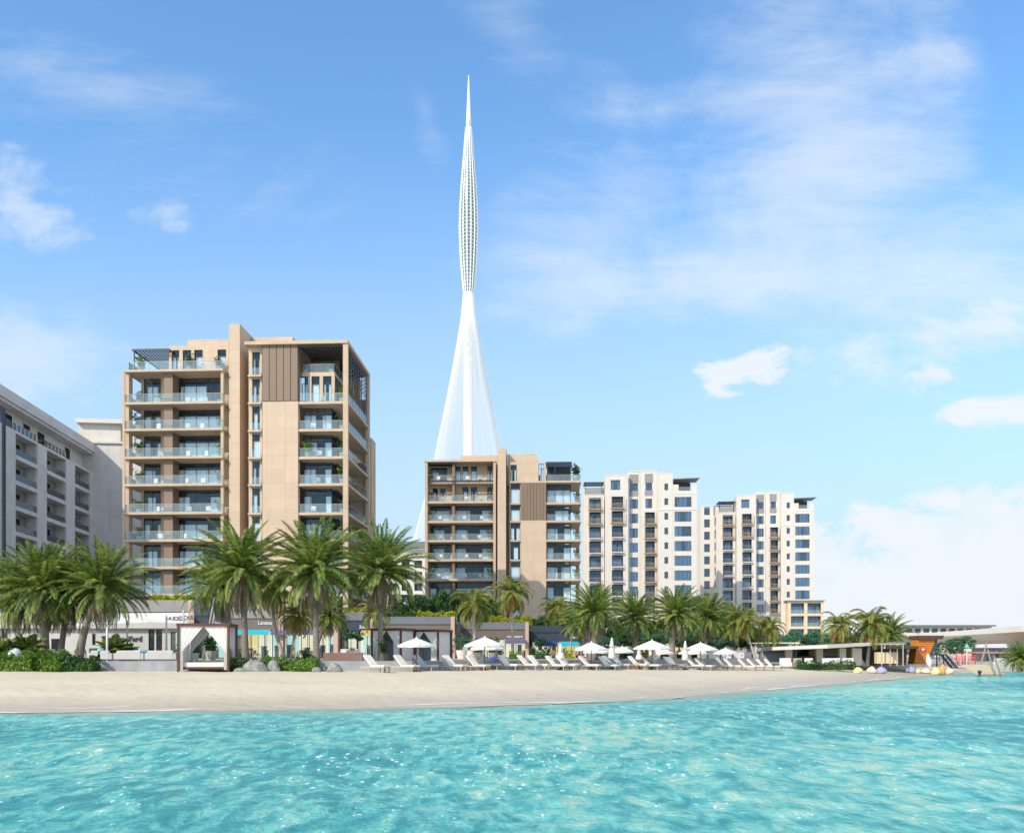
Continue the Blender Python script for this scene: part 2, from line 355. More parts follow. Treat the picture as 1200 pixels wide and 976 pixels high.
def children(o): return [c for c in bpy.data.objects if c.parent == o]
def copy_tree(o, parent=None):
    c = o.copy(); COL.objects.link(c); c.parent = parent
    for ch in children(o): copy_tree(ch, c)
    return c
ORD = ['first', 'second', 'third', 'fourth', 'fifth', 'sixth', 'seventh', 'eighth', 'ninth', 'tenth', 'eleventh', 'twelfth', 'thirteenth', 'fourteenth', 'fifteenth', 'sixteenth',
       'seventeenth', 'eighteenth', 'nineteenth', 'twentieth'] + ['twenty-' + w for w in ('first', 'second', 'third', 'fourth', 'fifth', 'sixth', 'seventh', 'eighth', 'ninth')] + ['thirtieth', 'thirty-first', 'thirty-second', 'thirty-third', 'thirty-fourth']
def at(px, d, py=None, z=None):     # survey point: bearing px at distance d
    return ((px - 600) / 1000 * d, d, (HC + (HOR - py) / 1000 * d) if py is not None else (z or 0))
def zat(py, d): return HC + (HOR - py) / 1000 * d

# ------------------------------------------------------------------ ground, beach, water
SHORE = [(-3000, -200), (-400, 15), (-120, 29), (-60, 33.5), (-21, 35.7), (-8, 38), (0, 41), (8, 47), (17.4, 58), (27, 70), (37, 83), (50, 100), (62, 112), (78, 124), (110, 135), (200, 150), (600, 170), (4000, 260)]
def shore_dist(X, Y):
    best = np.full(X.shape, 1e9); sgn = np.ones(X.shape)
    for (x0, y0), (x1, y1) in zip(SHORE[:-1], SHORE[1:]):
        dx, dy = x1 - x0, y1 - y0; L2 = dx * dx + dy * dy
        t = np.clip(((X - x0) * dx + (Y - y0) * dy) / L2, 0, 1)
        d = np.hypot(X - x0 - t * dx, Y - y0 - t * dy)
        cr = dx * (Y - y0) - dy * (X - x0)
        m = d < best; best = np.where(m, d, best); sgn = np.where(m, np.where(cr >= 0, 1, -1), sgn)
    return best * sgn
def ground_arr(X, Y):
    s = shore_dist(X, Y)
    zp = 1.27 - .52 * np.clip(X / 42, 0, 1)
    t = np.clip(s / 15, 0, 1); up = zp * (1 - (1 - t) ** 1.7)
    n = .03 * np.sin(X * .9 + 1.3 * np.sin(Y * .5)) * np.sin(Y * .7 + X * .2) + .015 * np.sin(X * 2.3 + Y * 1.1)
    up = up + n * np.clip(s / 2, 0, 1) * np.clip((60 - s) / 30, 0, 1)
    dn = np.maximum(-.11 * (-s), -1.6)
    return np.where(s > 0, up, dn)
def gz(x, y): return float(ground_arr(np.array([float(x)]), np.array([float(y)]))[0])
def grid_obj(name, X, Y, Z, mat, kind='structure', attr=None):
    nr, nc = X.shape; me = bpy.data.meshes.new(name)
    V = np.stack([X, Y, Z], -1).reshape(-1, 3).astype('f4')
    idx = np.arange(nr * nc).reshape(nr, nc)
    F = np.stack([idx[:-1, :-1], idx[:-1, 1:], idx[1:, 1:], idx[1:, :-1]], -1).reshape(-1, 4).astype('i4')
    me.vertices.add(len(V)); me.vertices.foreach_set('co', V.ravel())
    me.loops.add(F.size); me.loops.foreach_set('vertex_index', F.ravel())
    me.polygons.add(len(F)); me.polygons.foreach_set('loop_start', np.arange(0, F.size, 4, dtype='i4')); me.polygons.foreach_set('loop_total', np.full(len(F), 4, 'i4'))
    me.polygons.foreach_set('use_smooth', np.ones(len(F), bool))
    me.update(calc_edges=True); me.materials.append(mat)
    if attr is not None:
        a = me.attributes.new('depth', 'FLOAT', 'POINT'); a.data.foreach_set('value', attr.ravel().astype('f4'))
    o = bpy.data.objects.new(name, me); COL.objects.link(o); o['kind'] = kind; return o
def axis(lo, a, b, hi, step, k=1.12):
    c = list(np.arange(a, b, step)); s = step; x = a
    left = []
    while x > lo: s *= k; x -= s; left.append(x)
    x = c[-1]; s = step; right = []
    while x < hi: s *= k; x += s; right.append(x)
    return np.array(left[::-1] + c + right)
# sand material
def sand_mat():
    m = pmat('beach_sand', (.60, .515, .38), .95, .06, .35, .25, 6, stretch=(.5, 1.6, 1))
    nt = m.node_tree; N = nt.nodes; L = nt.links; b = N['Principled BSDF']
    src = b.inputs['Base Color'].links[0].from_socket
    g = N.new('ShaderNodeNewGeometry'); sp = N.new('ShaderNodeSeparateXYZ'); L.new(g.outputs['Position'], sp.inputs[0])
    n = N.new('ShaderNodeTexNoise'); n.inputs['Scale'].default_value = .6; n.inputs['Detail'].default_value = 4; L.new(g.outputs['Position'], n.inputs['Vector'])
    a = N.new('ShaderNodeMath'); a.operation = 'MULTIPLY_ADD'; L.new(n.outputs[0], a.inputs[0]); a.inputs[1].default_value = -.35; L.new(sp.outputs['Z'], a.inputs[2])
    mr = N.new('ShaderNodeMapRange'); mr.inputs[1].default_value = 0.0; mr.inputs[2].default_value = .42; mr.inputs[3].default_value = 1; mr.inputs[4].default_value = 0; L.new(a.outputs[0], mr.inputs[0])
    mx = N.new('ShaderNodeMix'); mx.data_type = 'RGBA'; L.new(mr.outputs[0], mx.inputs[0]); L.new(src, mx.inputs[6]); mx.inputs[7].default_value = (.49, .41, .31, 1)
    ub = N.new('ShaderNodeMapRange'); ub.inputs[1].default_value = -.02; ub.inputs[2].default_value = -.5; L.new(sp.outputs['Z'], ub.inputs[0])
    mu = N.new('ShaderNodeMix'); mu.data_type = 'RGBA'; L.new(ub.outputs[0], mu.inputs[0]); L.new(mx.outputs[2], mu.inputs[6]); mu.inputs[7].default_value = (.78, .86, .76, 1); mx = mu
    # trampled footprints
    vo = N.new('ShaderNodeTexVoronoi'); vo.inputs['Scale'].default_value = 1.6; L.new(g.outputs['Position'], vo.inputs['Vector'])
    L.new(mx.outputs[2], b.inputs['Base Color'])
    n3 = N.new('ShaderNodeTexNoise'); n3.inputs['Scale'].default_value = 1.4; n3.inputs['Detail'].default_value = 8; L.new(g.outputs['Position'], n3.inputs['Vector'])
    ad = N.new('ShaderNodeMath'); ad.operation = 'MULTIPLY_ADD'; L.new(vo.outputs['Distance'], ad.inputs[0]); ad.inputs[1].default_value = .5; L.new(n3.outputs[0], ad.inputs[2])
    bp = N.new('ShaderNodeBump'); bp.inputs['Strength'].default_value = .5; bp.inputs['Distance'].default_value = .13; L.new(ad.outputs[0], bp.inputs['Height']); L.new(bp.outputs[0], b.inputs['Normal'])
    r2 = N.new('ShaderNodeMapRange'); r2.inputs[3].default_value = .95; r2.inputs[4].default_value = .5; L.new(mr.outputs[0], r2.inputs[0]); L.new(r2.outputs[0], b.inputs['Roughness'])
    return m
xs = axis(-4500, -70, 95, 4500, .8); ys = axis(-600, 26, 145, 5200, .6)
XX, YY = np.meshgrid(xs, ys)
grid_obj('beach_ground', XX, YY, ground_arr(XX, YY), sand_mat())

def water_mat():
    # clear shallow water: a rippled surface that lets light through unevenly (caustics painted into its tint), over a sandy bed
    m = bpy.data.materials.new('lagoon_water'); m.use_nodes = True
    nt = m.node_tree; N = nt.nodes; L = nt.links; o = N['Material Output']; N.remove(N['Principled BSDF'])
    g = N.new('ShaderNodeNewGeometry')
    def mp(sx, sy, off=0, rot=0):
        n = N.new('ShaderNodeMapping'); n.inputs['Scale'].default_value = (sx, sy, 1); n.inputs['Location'].default_value = (off, off, 0); n.inputs['Rotation'].default_value = (0, 0, rot)
        L.new(g.outputs['Position'], n.inputs[0]); return n.outputs[0]
    def noise(vec, sc, det=4, dist=0.0, rough=.5):
        n = N.new('ShaderNodeTexNoise'); n.inputs['Scale'].default_value = sc; n.inputs['Detail'].default_value = det; n.inputs['Distortion'].default_value = dist; n.inputs['Roughness'].default_value = rough
        L.new(vec, n.inputs['Vector']); return n.outputs[0]
    def ma(op, a, b=None, c=None, cl=False):
        n = N.new('ShaderNodeMath'); n.operation = op; n.use_clamp = cl
        for i, v in enumerate((a, b, c)):
            if v is None: continue
            if isinstance(v, (int, float)): n.inputs[i].default_value = v
            else: L.new(v, n.inputs[i])
        return n.outputs[0]
    def ridge(x, w): return ma('SUBTRACT', 1.0, ma('DIVIDE', ma('ABSOLUTE', ma('SUBTRACT', x, .5)), w), None, True)
    big = noise(mp(.5, .5), .12, 3); mid = noise(mp(1.1, .48, 3, .12), 2.3, 6, .4, .62)
    web = ma('MAXIMUM', ridge(noise(mp(1.2, .6, 5, .2), 2.4, 2, .5), .07), ma('MULTIPLY', ridge(noise(mp(1.3, .6, 11, -.25), 5.0, 2, .5), .08), .85))
    # patchy water and bed colour, with caustic blobs and sky facets painted in
    a = ma('ADD', ma('MULTIPLY_ADD', big, .9, -.45), mid)
    rp = N.new('ShaderNodeValToRGB'); L.new(a, rp.inputs[0]); cr = rp.color_ramp
    cr.elements[0].position = .37; cr.elements[0].color = (.05, .38, .46, 1)
    cr.elements[1].position = .68; cr.elements[1].color = (.66, .95, .74, 1)
    e = cr.elements.new(.46); e.color = (.14, .62, .64, 1); e = cr.elements.new(.55); e.color = (.30, .83, .77, 1)
    dep = N.new('ShaderNodeAttribute'); dep.attribute_name = 'depth'
    ex = N.new('ShaderNodeMapRange'); ex.interpolation_type = 'SMOOTHSTEP'; ex.inputs[1].default_value = 0.0; ex.inputs[2].default_value = .9; ex.inputs[3].default_value = .05; ex.inputs[4].default_value = .55; L.new(dep.outputs['Fac'], ex.inputs[0])
    df = N.new('ShaderNodeBsdfDiffuse'); L.new(rp.outputs[0], df.inputs[0])
    # caustic web from noise, painted into the tint of the clear layer
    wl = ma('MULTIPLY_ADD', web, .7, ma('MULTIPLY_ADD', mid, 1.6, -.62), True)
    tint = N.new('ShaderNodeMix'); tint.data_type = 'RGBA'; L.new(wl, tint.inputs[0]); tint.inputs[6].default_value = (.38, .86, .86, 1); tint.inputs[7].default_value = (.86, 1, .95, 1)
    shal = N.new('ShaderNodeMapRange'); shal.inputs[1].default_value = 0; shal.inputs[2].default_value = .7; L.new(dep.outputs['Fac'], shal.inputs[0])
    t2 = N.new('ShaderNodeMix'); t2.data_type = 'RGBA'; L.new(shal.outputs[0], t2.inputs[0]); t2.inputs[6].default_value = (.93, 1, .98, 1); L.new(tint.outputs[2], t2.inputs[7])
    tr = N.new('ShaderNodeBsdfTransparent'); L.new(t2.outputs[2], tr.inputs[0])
    mx = N.new('ShaderNodeMixShader'); L.new(ex.outputs[0], mx.inputs[0]); L.new(tr.outputs[0], mx.inputs[1]); L.new(df.outputs[0], mx.inputs[2])
    gl = N.new('ShaderNodeBsdfGlossy'); gl.inputs['Roughness'].default_value = .04
    w1 = noise(mp(1.1, .8, 2, .2), 2.6, 6, .3, .66); w2 = noise(mp(1.2, .8, 7, -.5), 9.0, 4, .3, .6)
    ad = ma('MULTIPLY_ADD', w2, .28, w1)
    bp = N.new('ShaderNodeBump'); bp.inputs['Strength'].default_value = 1.0; bp.inputs['Distance'].default_value = .22; L.new(ad, bp.inputs['Height'])
    L.new(bp.outputs[0], gl.inputs['Normal']); L.new(bp.outputs[0], df.inputs['Normal'])
    fr = N.new('ShaderNodeFresnel'); fr.inputs[0].default_value = 1.33; L.new(bp.outputs[0], fr.inputs['Normal'])
    fm = ma('MULTIPLY', ma('MULTIPLY', fr.outputs[0], .7, None, True), ma('MULTIPLY_ADD', shal.outputs[0], .7, .3))
    fin_ = N.new('ShaderNodeMixShader'); L.new(fm, fin_.inputs[0]); L.new(mx.outputs[0], fin_.inputs[1]); L.new(gl.outputs[0], fin_.inputs[2])
    # white flecks painted in noise clusters to stand for sun glints
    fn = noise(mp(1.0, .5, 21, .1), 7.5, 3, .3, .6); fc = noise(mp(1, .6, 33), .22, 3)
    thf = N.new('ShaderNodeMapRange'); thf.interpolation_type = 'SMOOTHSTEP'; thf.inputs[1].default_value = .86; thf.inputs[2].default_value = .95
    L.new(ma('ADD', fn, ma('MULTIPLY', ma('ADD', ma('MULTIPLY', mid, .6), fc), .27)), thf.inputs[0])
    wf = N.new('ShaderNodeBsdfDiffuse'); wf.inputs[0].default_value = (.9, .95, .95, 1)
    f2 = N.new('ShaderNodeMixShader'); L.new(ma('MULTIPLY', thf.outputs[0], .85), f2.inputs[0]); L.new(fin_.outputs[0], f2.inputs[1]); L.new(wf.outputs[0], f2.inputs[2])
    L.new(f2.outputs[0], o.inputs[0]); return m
nr, nc = 900, 620
dd = np.concatenate([-5 + np.linspace(0, 12, 40)[:-1], 7 * (5000 / 7) ** (np.linspace(0, 1, nr) ** 1.25)])
rr = np.linspace(-.9, .9, nc)
DW, RW = np.meshgrid(dd, rr, indexing='ij'); XW = RW * (np.maximum(DW, 0) + 25); YW = DW + 0.0
rng = np.random.RandomState(3); ZW = np.zeros_like(XW)
for k in range(46):
    lam = .45 * (9.0 / .45) ** rng.rand(); th = rng.normal(0.9, .75); amp = .0052 * lam ** .75
    kx, ky = 2 * math.pi / lam * math.cos(th), 2 * math.pi / lam * math.sin(th)
    ph = kx * XW + ky * YW + rng.rand() * 6.28 + .6 * np.sin(.13 * XW * math.cos(th + 1.3) + .17 * YW)
    cell = np.maximum(.09, DW * .011); att = np.clip((lam / cell - 2.5) / 3, 0, 1)
    ZW += amp * att * (1 - 1.5 * np.abs(np.sin(ph / 2)) + .45)
GW = ground_arr(XW, YW); dep = np.clip(-GW, 0, 5)
ZW *= np.clip(dep / .6, .06, 1)
ZW = np.where(GW > .35, np.minimum(ZW, 0), ZW)
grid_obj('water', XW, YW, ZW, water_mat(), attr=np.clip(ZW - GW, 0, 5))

# thin lines of foam left along the swash
def foam(off0, wd, seed, px):
    rng = np.random.RandomState(seed); vs = []; fs = []
    pts = SHORE[2:16]; acc = []
    for (x0, y0), (x1, y1) in zip(pts[:-1], pts[1:]):
        n = max(1, int(math.hypot(x1 - x0, y1 - y0) / .25))
        for i in range(n): acc.append((x0 + (x1 - x0) * i / n, y0 + (y1 - y0) * i / n))
    acc = np.array(acc); k = np.ones(25) / 25; sm = np.stack([np.convolve(np.pad(acc[:, j], 12, 'edge'), k, 'valid') for j in (0, 1)], 1)
    d = np.gradient(sm, axis=0); d /= np.linalg.norm(d, axis=1)[:, None]; nrm = np.stack([-d[:, 1], d[:, 0]], 1)
    s_ = np.arange(len(sm)) * .25; ph = rng.rand(6) * 6.28
    o = off0 + .35 * np.sin(s_ / 6 + ph[0]) + .2 * np.sin(s_ / 2.3 + ph[1]) + .08 * np.sin(s_ / .7 + ph[2])
    w = np.clip(wd * (.45 + .6 * np.sin(s_ / 4 + ph[3]) + .5 * np.sin(s_ / 1.1 + ph[4]) + .25 * np.sin(s_ / .35 + ph[5])), .0, 9)
    A = sm + nrm * (o + w / 2)[:, None]; Bq = sm + nrm * (o - w / 2)[:, None]
    za, zb_ = np.maximum(ground_arr(A[:, 0], A[:, 1]), 0) + .012, np.maximum(ground_arr(Bq[:, 0], Bq[:, 1]), 0) + .012
    for i in range(len(sm)): vs += [(A[i, 0], A[i, 1], za[i]), (Bq[i, 0], Bq[i, 1], zb_[i])]
    for i in range(len(sm) - 1):
        if w[i] > .02 or w[i + 1] > .02: fs.append((2 * i, 2 * i + 1, 2 * i + 3, 2 * i + 2))
    o_ = part('swash_foam', MB().add(vs, fs), M['cloth']); o_['kind'] = 'stuff'; o_['label'] = 'thin broken white foam line where the water meets the sand'; o_['category'] = 'foam'
foam(-.15, .28, 1, 0); foam(.55, .14, 2, 0)
# raised promenade and paved terraces (kerbed slabs)
PZ, PZB = 1.9, 1.05
promA = [(-220, 58.6), (-6.5, 58.6), (-1, 62.5), (6, 69.5), (14, 77.5), (22, 86), (27, 92.5), (46, 200), (-220, 200)]
o = part('promenade', MB().slabpoly(promA, -1, PZ), M['paving']); o['kind'] = 'structure'
promB = [(27.4, 90.5), (36, 97), (50, 112), (70, 130), (110, 142), (400, 165), (400, 330), (60, 330), (46.5, 200)]
o = part('plaza_paving', MB().slabpoly(promB, -1, PZB), M['paving']); o['kind'] = 'structure'
# low stone retaining wall along the front of the promenade
fr_pts = [(-60, 58.0), (-6.8, 58.0), (-1.4, 61.9), (5.6, 69.0), (13.6, 77.0), (21.6, 85.5), (26.6, 92)]
wallmb = MB()
for (a, b), (c, d) in zip(fr_pts[:-1], fr_pts[1:]):
    n = Vector((d - b, a - c)).normalized() * .25
    z0, z1 = .5, PZ + .06
    wallmb.slabpoly([(a, b), (c, d), (c - n.x, d - n.y), (a - n.x, b - n.y)], z0, z1)
o = part('retaining_wall', wallmb, M['stonewall']); tag(o, 'long low grey stone retaining wall between sand and promenade', 'wall')

# ------------------------------------------------------------------ building toolkit
class Site:
    """A building frame: local x along its front, y into its depth, z up from its base."""
    def __init__(s, name, pxL, dL, pxR, dR, base, label, cat='building', group=None):
        L = Vector(((pxL - 600) / 1000 * dL, dL)); Rr = Vector(((pxR - 600) / 1000 * dR, dR))
        s.o = L; e = (Rr - L); s.W = e.length; s.e = e.normalized(); s.n = Vector((-s.e.y, s.e.x)); s.base = base
        s.root = thing(name, (L.x, L.y, base), label, cat, group, math.atan2(s.e.y, s.e.x))
    def x(s, px, y=0.0):
        k = (px - 600) / 1000; o = s.o + s.n * y
        # o + e*t ; x = k*y
        return (k * o.y - o.x) / (s.e.x - k * s.e.y)
    def d(s, px, y=0.0): return (s.o + s.n * y + s.e * s.x(px, y)).y
    def z(s, py, px, y=0.0): return HC + (HOR - py) / 1000 * s.d(px, y) - s.base
    def world(s, x, y, z=0):
        p = s.o + s.e * x + s.n * y; return (p.x, p.y, s.base + z)
def window(root, x0, x1, z0, z1, y, n=3, transom=True, curtain=True, t=.06, glass='glass', axis='x', frame='dark', rnd=random, sub=True):
    P = (lambda a, w, c: (a, w, c)) if axis == 'x' else (lambda a, w, c: (w, a, c))
    sg = 1
    def bx(mb, a0, a1, w0, w1, c0, c1):
        p, q = P(a0, w0, c0), P(a1, w1, c1); mb.box(*p, *q)
    f = MB()
    bx(f, x0, x1, y, y + .09, z0, z0 + t); bx(f, x0, x1, y, y + .09, z1 - t, z1)
    bx(f, x0, x0 + t, y + .001, y + .088, z0 + t, z1 - t); bx(f, x1 - t, x1, y + .001, y + .088, z0 + t, z1 - t)
    for i in range(1, n):
        xc = x0 + (x1 - x0) * i / n; bx(f, xc - t / 2, xc + t / 2, y + .002, y + .086, z0 + t, z1 - t)
    zt = z0 + (z1 - z0) * .74
    if transom: bx(f, x0 + t, x1 - t, y + .004, y + .084, zt - t / 2, zt + t / 2)
    w = part('window', f, M[frame], root)
    p = MB(); bx(p, x0 + t / 2, x1 - t / 2, y + .04, y + .052, z0 + t / 2, z1 - t / 2); part('pane', p, M[glass], w)
    if curtain:
        c = MB(); top = (zt if transom else z1) - .05
        k = rnd.random(); spans = []
        Wd = x1 - x0
        if k < .4: spans = [(x0 + .1, x0 + Wd * rnd.uniform(.25, .45)), (x1 - Wd * rnd.uniform(.2, .4), x1 - .1)]
        elif k < .7: a = rnd.uniform(0, .35); spans = [(x0 + Wd * a, x0 + Wd * (a + rnd.uniform(.4, .6)))]
        else: spans = [(x0 + .1, x1 - .1)]
        for a, b in spans:
            m = max(3, int((b - a) / .12)); pts = []
            for i in range(m + 1):
                pts.append((a + (b - a) * i / m, y + .20 + (.04 if i % 2 else -.04)))
            vs = []; fs = []
            for q, r in pts: vs += [P(q, r, z0 + .05), P(q, r, top)]
            for i in range(m): fs.append((2 * i, 2 * i + 2, 2 * i + 3, 2 * i + 1))
            c.add(vs, fs)
        part('curtain', c, M['curtain'], w)
    return w
def railing(root, pts, z, hgt=1.08, post=1.3):
    # glass balustrade along a run of local x,y points, with a slim top rail and base shoe
    g = MB(); r = MB()
    for (a, b), (c, d) in zip(pts[:-1], pts[1:]):
        v = Vector((c - a, d - b)); Ln = v.length; v.normalize(); n = Vector((-v.y, v.x))
        k = max(1, round(Ln / post))
        for i in range(k):
            s0 = Ln * i / k + .02; s1 = Ln * (i + 1) / k - .02
            p, q = Vector((a, b)) + v * s0, Vector((a, b)) + v * s1
            g.slabpoly([(p.x, p.y), (q.x, q.y), (q.x + n.x * .02, q.y + n.y * .02), (p.x + n.x * .02, p.y + n.y * .02)], z + .05, z + hgt)
        r.slabpoly([(a - n.x * .03, b - n.y * .03), (c - n.x * .03, d - n.y * .03), (c + n.x * .05, d + n.y * .05), (a + n.x * .05, b + n.y * .05)], z + hgt + .001, z + hgt + .04)
        r.slabpoly([(a - n.x * .03, b - n.y * .03), (c - n.x * .03, d - n.y * .03), (c + n.x * .05, d + n.y * .05), (a + n.x * .05, b + n.y * .05)], z - .001, z + .05)
    w = part('balustrade', g, M['rail'], root); part('top_rail', r, M['frame_lt'], w); return w
def slatroof(root, x0, x1, y0, y1, z, step=.35, th=.12, cross=True, mat='dark', name='pergola', edge=.18):
    m = MB(); n = int((x1 - x0) / step)
    for i in range(n + 1):
        x = x0 + (x1 - x0) * i / n; m.box(x - .04, y0, z - th, x + .04, y1, z)
    if cross:
        k = max(2, int((y1 - y0) / .5))
        for i in range(k + 1):
            y = y0 + (y1 - y0) * i / k; m.box(x0, y - .035, z - th - .081, x1, y + .035, z - th - .001)
    m.box(x0 - edge, y0 - edge, z - th - .1, x1 + edge, y0 - .002, z + .02); m.box(x0 - edge, y1 + .002, z - th - .1, x1 + edge, y1 + edge, z + .02)
    m.box(x0 - edge, y0, z - th - .1, x0 - .045, y1, z + .02); m.box(x1 + .045, y0, z - th - .1, x1 + edge, y1, z + .02)
    return part(name, m, M[mat], root)

# potted plants: shared meshes
def leafcloud(n, c, r, size, rng, flat=.0, shell=.35, up=.0):
    m = MB()
    for _ in range(n):
        while True:
            p = Vector((rng.uniform(-1, 1), rng.uniform(-1, 1), rng.uniform(-1, 1)))
            if p.length <= 1: break
        p = p.normalized() * (p.length ** shell)
        q = Vector((c[0] + p.x * r[0], c[1] + p.y * r[1], c[2] + p.z * r[2]))
        leaf(m, q, size * rng.uniform(.6, 1.3), rng, p + Vector((0, 0, up)))
    return m
def leaf(m, q, s, rng, nrm=None):
    d = Vector((rng.gauss(0, 1), rng.gauss(0, 1), rng.gauss(0, .8)))
    if nrm is not None: d = d + nrm * .9
    if d.length < .01: d = Vector((0, 0, 1))
    d.normalize(); a = d.orthogonal().normalized(); a.rotate(Matrix.Rotation(rng.uniform(0, 6.28), 3, d)); b = d.cross(a)
    m.add([q - a * s * .5, q - a * s * .05 + b * s * .22, q + a * s * .55, q - a * s * .05 - b * s * .22], [(0, 1, 2, 3)])
_rng = random.Random(5)
pot_me = MB().lathe([(.16, 0), (.24, .4), (.26, .42), (.22, .42), (.2, .36)], 10).mesh('pot', M['pot'])
bush_me = []
for k in range(4):
    m = MB()
    for j in range(9):
        a = _rng.uniform(0, 6.28); L = _rng.uniform(.5, 1.0); tip = Vector((math.cos(a) * .4 * L, math.sin(a) * .4 * L, .4 + L))
        for i in range(15):
            t = i / 14; leaf(m, Vector((0, 0, .4)).lerp(tip, t) + Vector((_rng.gauss(0, .09), _rng.gauss(0, .09), 0)), .24, _rng)
    bush_me.append(m.mesh('foliage', M['leaf_b'] if k % 2 else M['leaf']))
def potplant(loc, s, label, group, k=None):
    t = thing('potted_plant', loc, label, 'potted plant', group, _rng.uniform(0, 6)); t.scale = (s * 1.3, s * 1.3, s * 1.2)
    part('pot', pot_me, None, t); part('foliage', bush_me[_rng.randrange(4) if k is None else k], None, t); return t

_bc = [None]
def balcony_chair(loc, rz, label, group):
    if _bc[0] is None:
        _bc[0] = (MB().box(-.3, -.3, .36, .3, .3, .46).mesh('seat', M['white2']), MB().box(-.3, .22, .461, .3, .3, .95).mesh('backrest', M['white2']), MB().box(-.28, -.28, 0, -.24, .28, .359).box(.24, -.28, 0, .28, .28, .359).mesh('frame', M['frame_lt']))
    t = thing('balcony_chair', loc, label, 'chair', group, rz + math.pi)
    for nm, me in zip(('seat', 'backrest', 'frame'), _bc[0]): part(nm, me, None, t)
# ------------------------------------------------------------------ the tall beige block (left)
def tall_block():
    base = 6.8
    B = Site('apartment_building', 142, 110.4, 409, 109, base, 'tallest beige apartment block with deep glass balconies left of the spire')
    r = B.root; rnd = random.Random(11)
    x, z = B.x, B.z
    SL = [432.6, 470.8, 501.9, 534.7, 566.8, 600, 632, 664, 696]
    Z = [z(p, 200) for p in SL]           # slab tops of the left block (local)
    th = .28; xa, xb = x(145), x(261); DP = 12.9
    # left block slabs
    for i, zz in enumerate(Z):
        xe = x(267) if i else x(262)
        part('balcony_slab', MB().slabpoly([(xa, 0), (xb, 0), (xb, 1.0), (xe, 1.02), (xe, 2.6), (x(170, 3) , 2.6), (x(170, 3), 12), (xa, 12)], zz - th, zz), M['slab'], r)
        pts = [(xa + .1, 11.8), (xa + .1, .15), (xb - .1, .15)] if i else [(xa + .5, 8), (xa + .5, .3), (xe - .3, .3)]
        railing(r, pts, zz + .002)
    part('corner_fin', MB().box(x(142), .3, 0, xa - .02, 1.4, Z[0]).box(xa - .02, .3, 0, x(149.5), 1.4, .5), M['beige'], r)
    m = MB()
    for a, b in zip(Z[1:] + [0], Z[:]): m.box(xa - .001, .35, a + .001, x(149.5), 1.35, b - th - .001)
    part('corner_fin', m, M['beige'], r)
    m = MB()
    for a, b in zip(Z[1:] + [0], Z[:]): m.box(x(257.5), .3, a + .003, x(261) - .03, .7, b - th - .003)
    part('column', m, M['beige'], r)
    m = MB()
    for a, b in zip(Z[1:] + [0], Z[:]): m.box(x(189), .7, a + .003, x(199.5), 2.59, b - th - .003)
    part('column', m, M['brown'], r)
    part('column', MB().box(x(197.5, 2), 2.1, Z[1] + .004, x(206, 2), 3.0, Z[0] - th - .004), M['brown'], r)
    # rear wall of balconies with openings, floor by floor
    xw0, xw1 = x(168, 2.6), x(268, 2.6)
    holes = []
    for i in range(1, len(Z)):
        a, b = Z[i], Z[i - 1] - th
        l = (x(168.6, 2.6), x(188.5, 2.6), a + .04, b - .05); q = (x(201, 2.6), x(258.5, 2.6), a + .04, b - .05)
        holes += [l, q]
        window(r, *l, 2.66, 2, rnd=rnd); window(r, *q, 2.66, 4, rnd=rnd)
    part('wall', MB().wall(xw0, xw1, 0, Z[0] - th, 2.6, 2.9, holes), M['beige'], r)
    for i in range(1, len(Z)):
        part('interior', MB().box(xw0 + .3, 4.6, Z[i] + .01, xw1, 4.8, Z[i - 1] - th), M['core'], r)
    fl = MB()
    for i in range(len(Z)): fl.box(xw0 + .3, 2.91, Z[i] - th, xw1, 4.59, Z[i])
    part('floor_slab', fl, M['slab'], r)
    # left flank with side windows
    sh = []
    for i in range(1, len(Z)): sh.append((6.2, 10.5, Z[i] + .04, Z[i - 1] - th - .15))
    part('flank_wall', MB().wall(2.6, DP, 0, Z[0] - .39, xw0 - .3, xw0 - .001, sh, axis='y'), M['beige'], r)
    for a in sh: window(r, a[0], a[1], a[2], a[3], xw0 - .2, 3, axis='y', rnd=rnd)
    part('interior', MB().box(xw0 + .01, 5.5, 0, xw0 + .3, DP - .3, Z[0] - th), M['core'], r)
    part('rear_wall', MB().box(xw0, DP - .2, 0, x(404), DP, Z[0] - .5), M['beige'], r)
    # penthouse on the left block
    zr = Z[0]; zt = z(404.5, 240, 1.8); zt2 = z(398, 240, 2.4)
    ho = [(x(a, 1.8), x(b, 1.8), zr + .05, z(410, 230, 1.8)) for a, b in ((201, 210), (214, 224), (227.5, 237.6), (254.8, 265))]
    part('penthouse_wall', MB().wall(x(198, 1.8), x(268, 1.8), zr, zt, 1.8, 2.15, ho), M['beige_pale'], r)
    part('penthouse_wall', MB().wall(2.15, 14, zr, zt, x(198, 1.8), x(198, 1.8) + .3, [], axis='y'), M['beige_pale'], r)
    part('penthouse_roof', MB().box(x(198, 1.8) + .3, 2.16, zt - .3, x(268, 1.8), 14, zt - .02), M['beige'], r)
    part('penthouse_parapet', MB().box(x(220, 2.4), 2.4, zt - .019, x(268, 2.4), 10, zt2), M['beige_pale'], r)
    for a in ho: window(r, a[0], a[1], a[2], a[3], 2.0, 1, rnd=rnd)
    part('interior', MB().box(x(199, 3), 3.6, zr, x(268, 3), 3.8, zt - .35), M['core'], r)
    slatroof(r, x(157, 1.2), x(197, 1.2), 1.2, 9, z(409.5, 170, 1.2), .42)
    part('pergola_post', MB().box(x(157, 1.2), 1.1, zr, x(158, 1.2), 1.25, z(411, 157, 1.2)).box(x(157, 1.2), 8.7, zr, x(158, 1.2), 8.9, z(411, 157, 1.2)), M['dark'], r)
    # stair tower
    part('stair_tower', MB().box(x(268.3, .9), .9, 0, x(281, .9), 6.6, z(379.5, 275, .9)), M['beige_pale'], r)
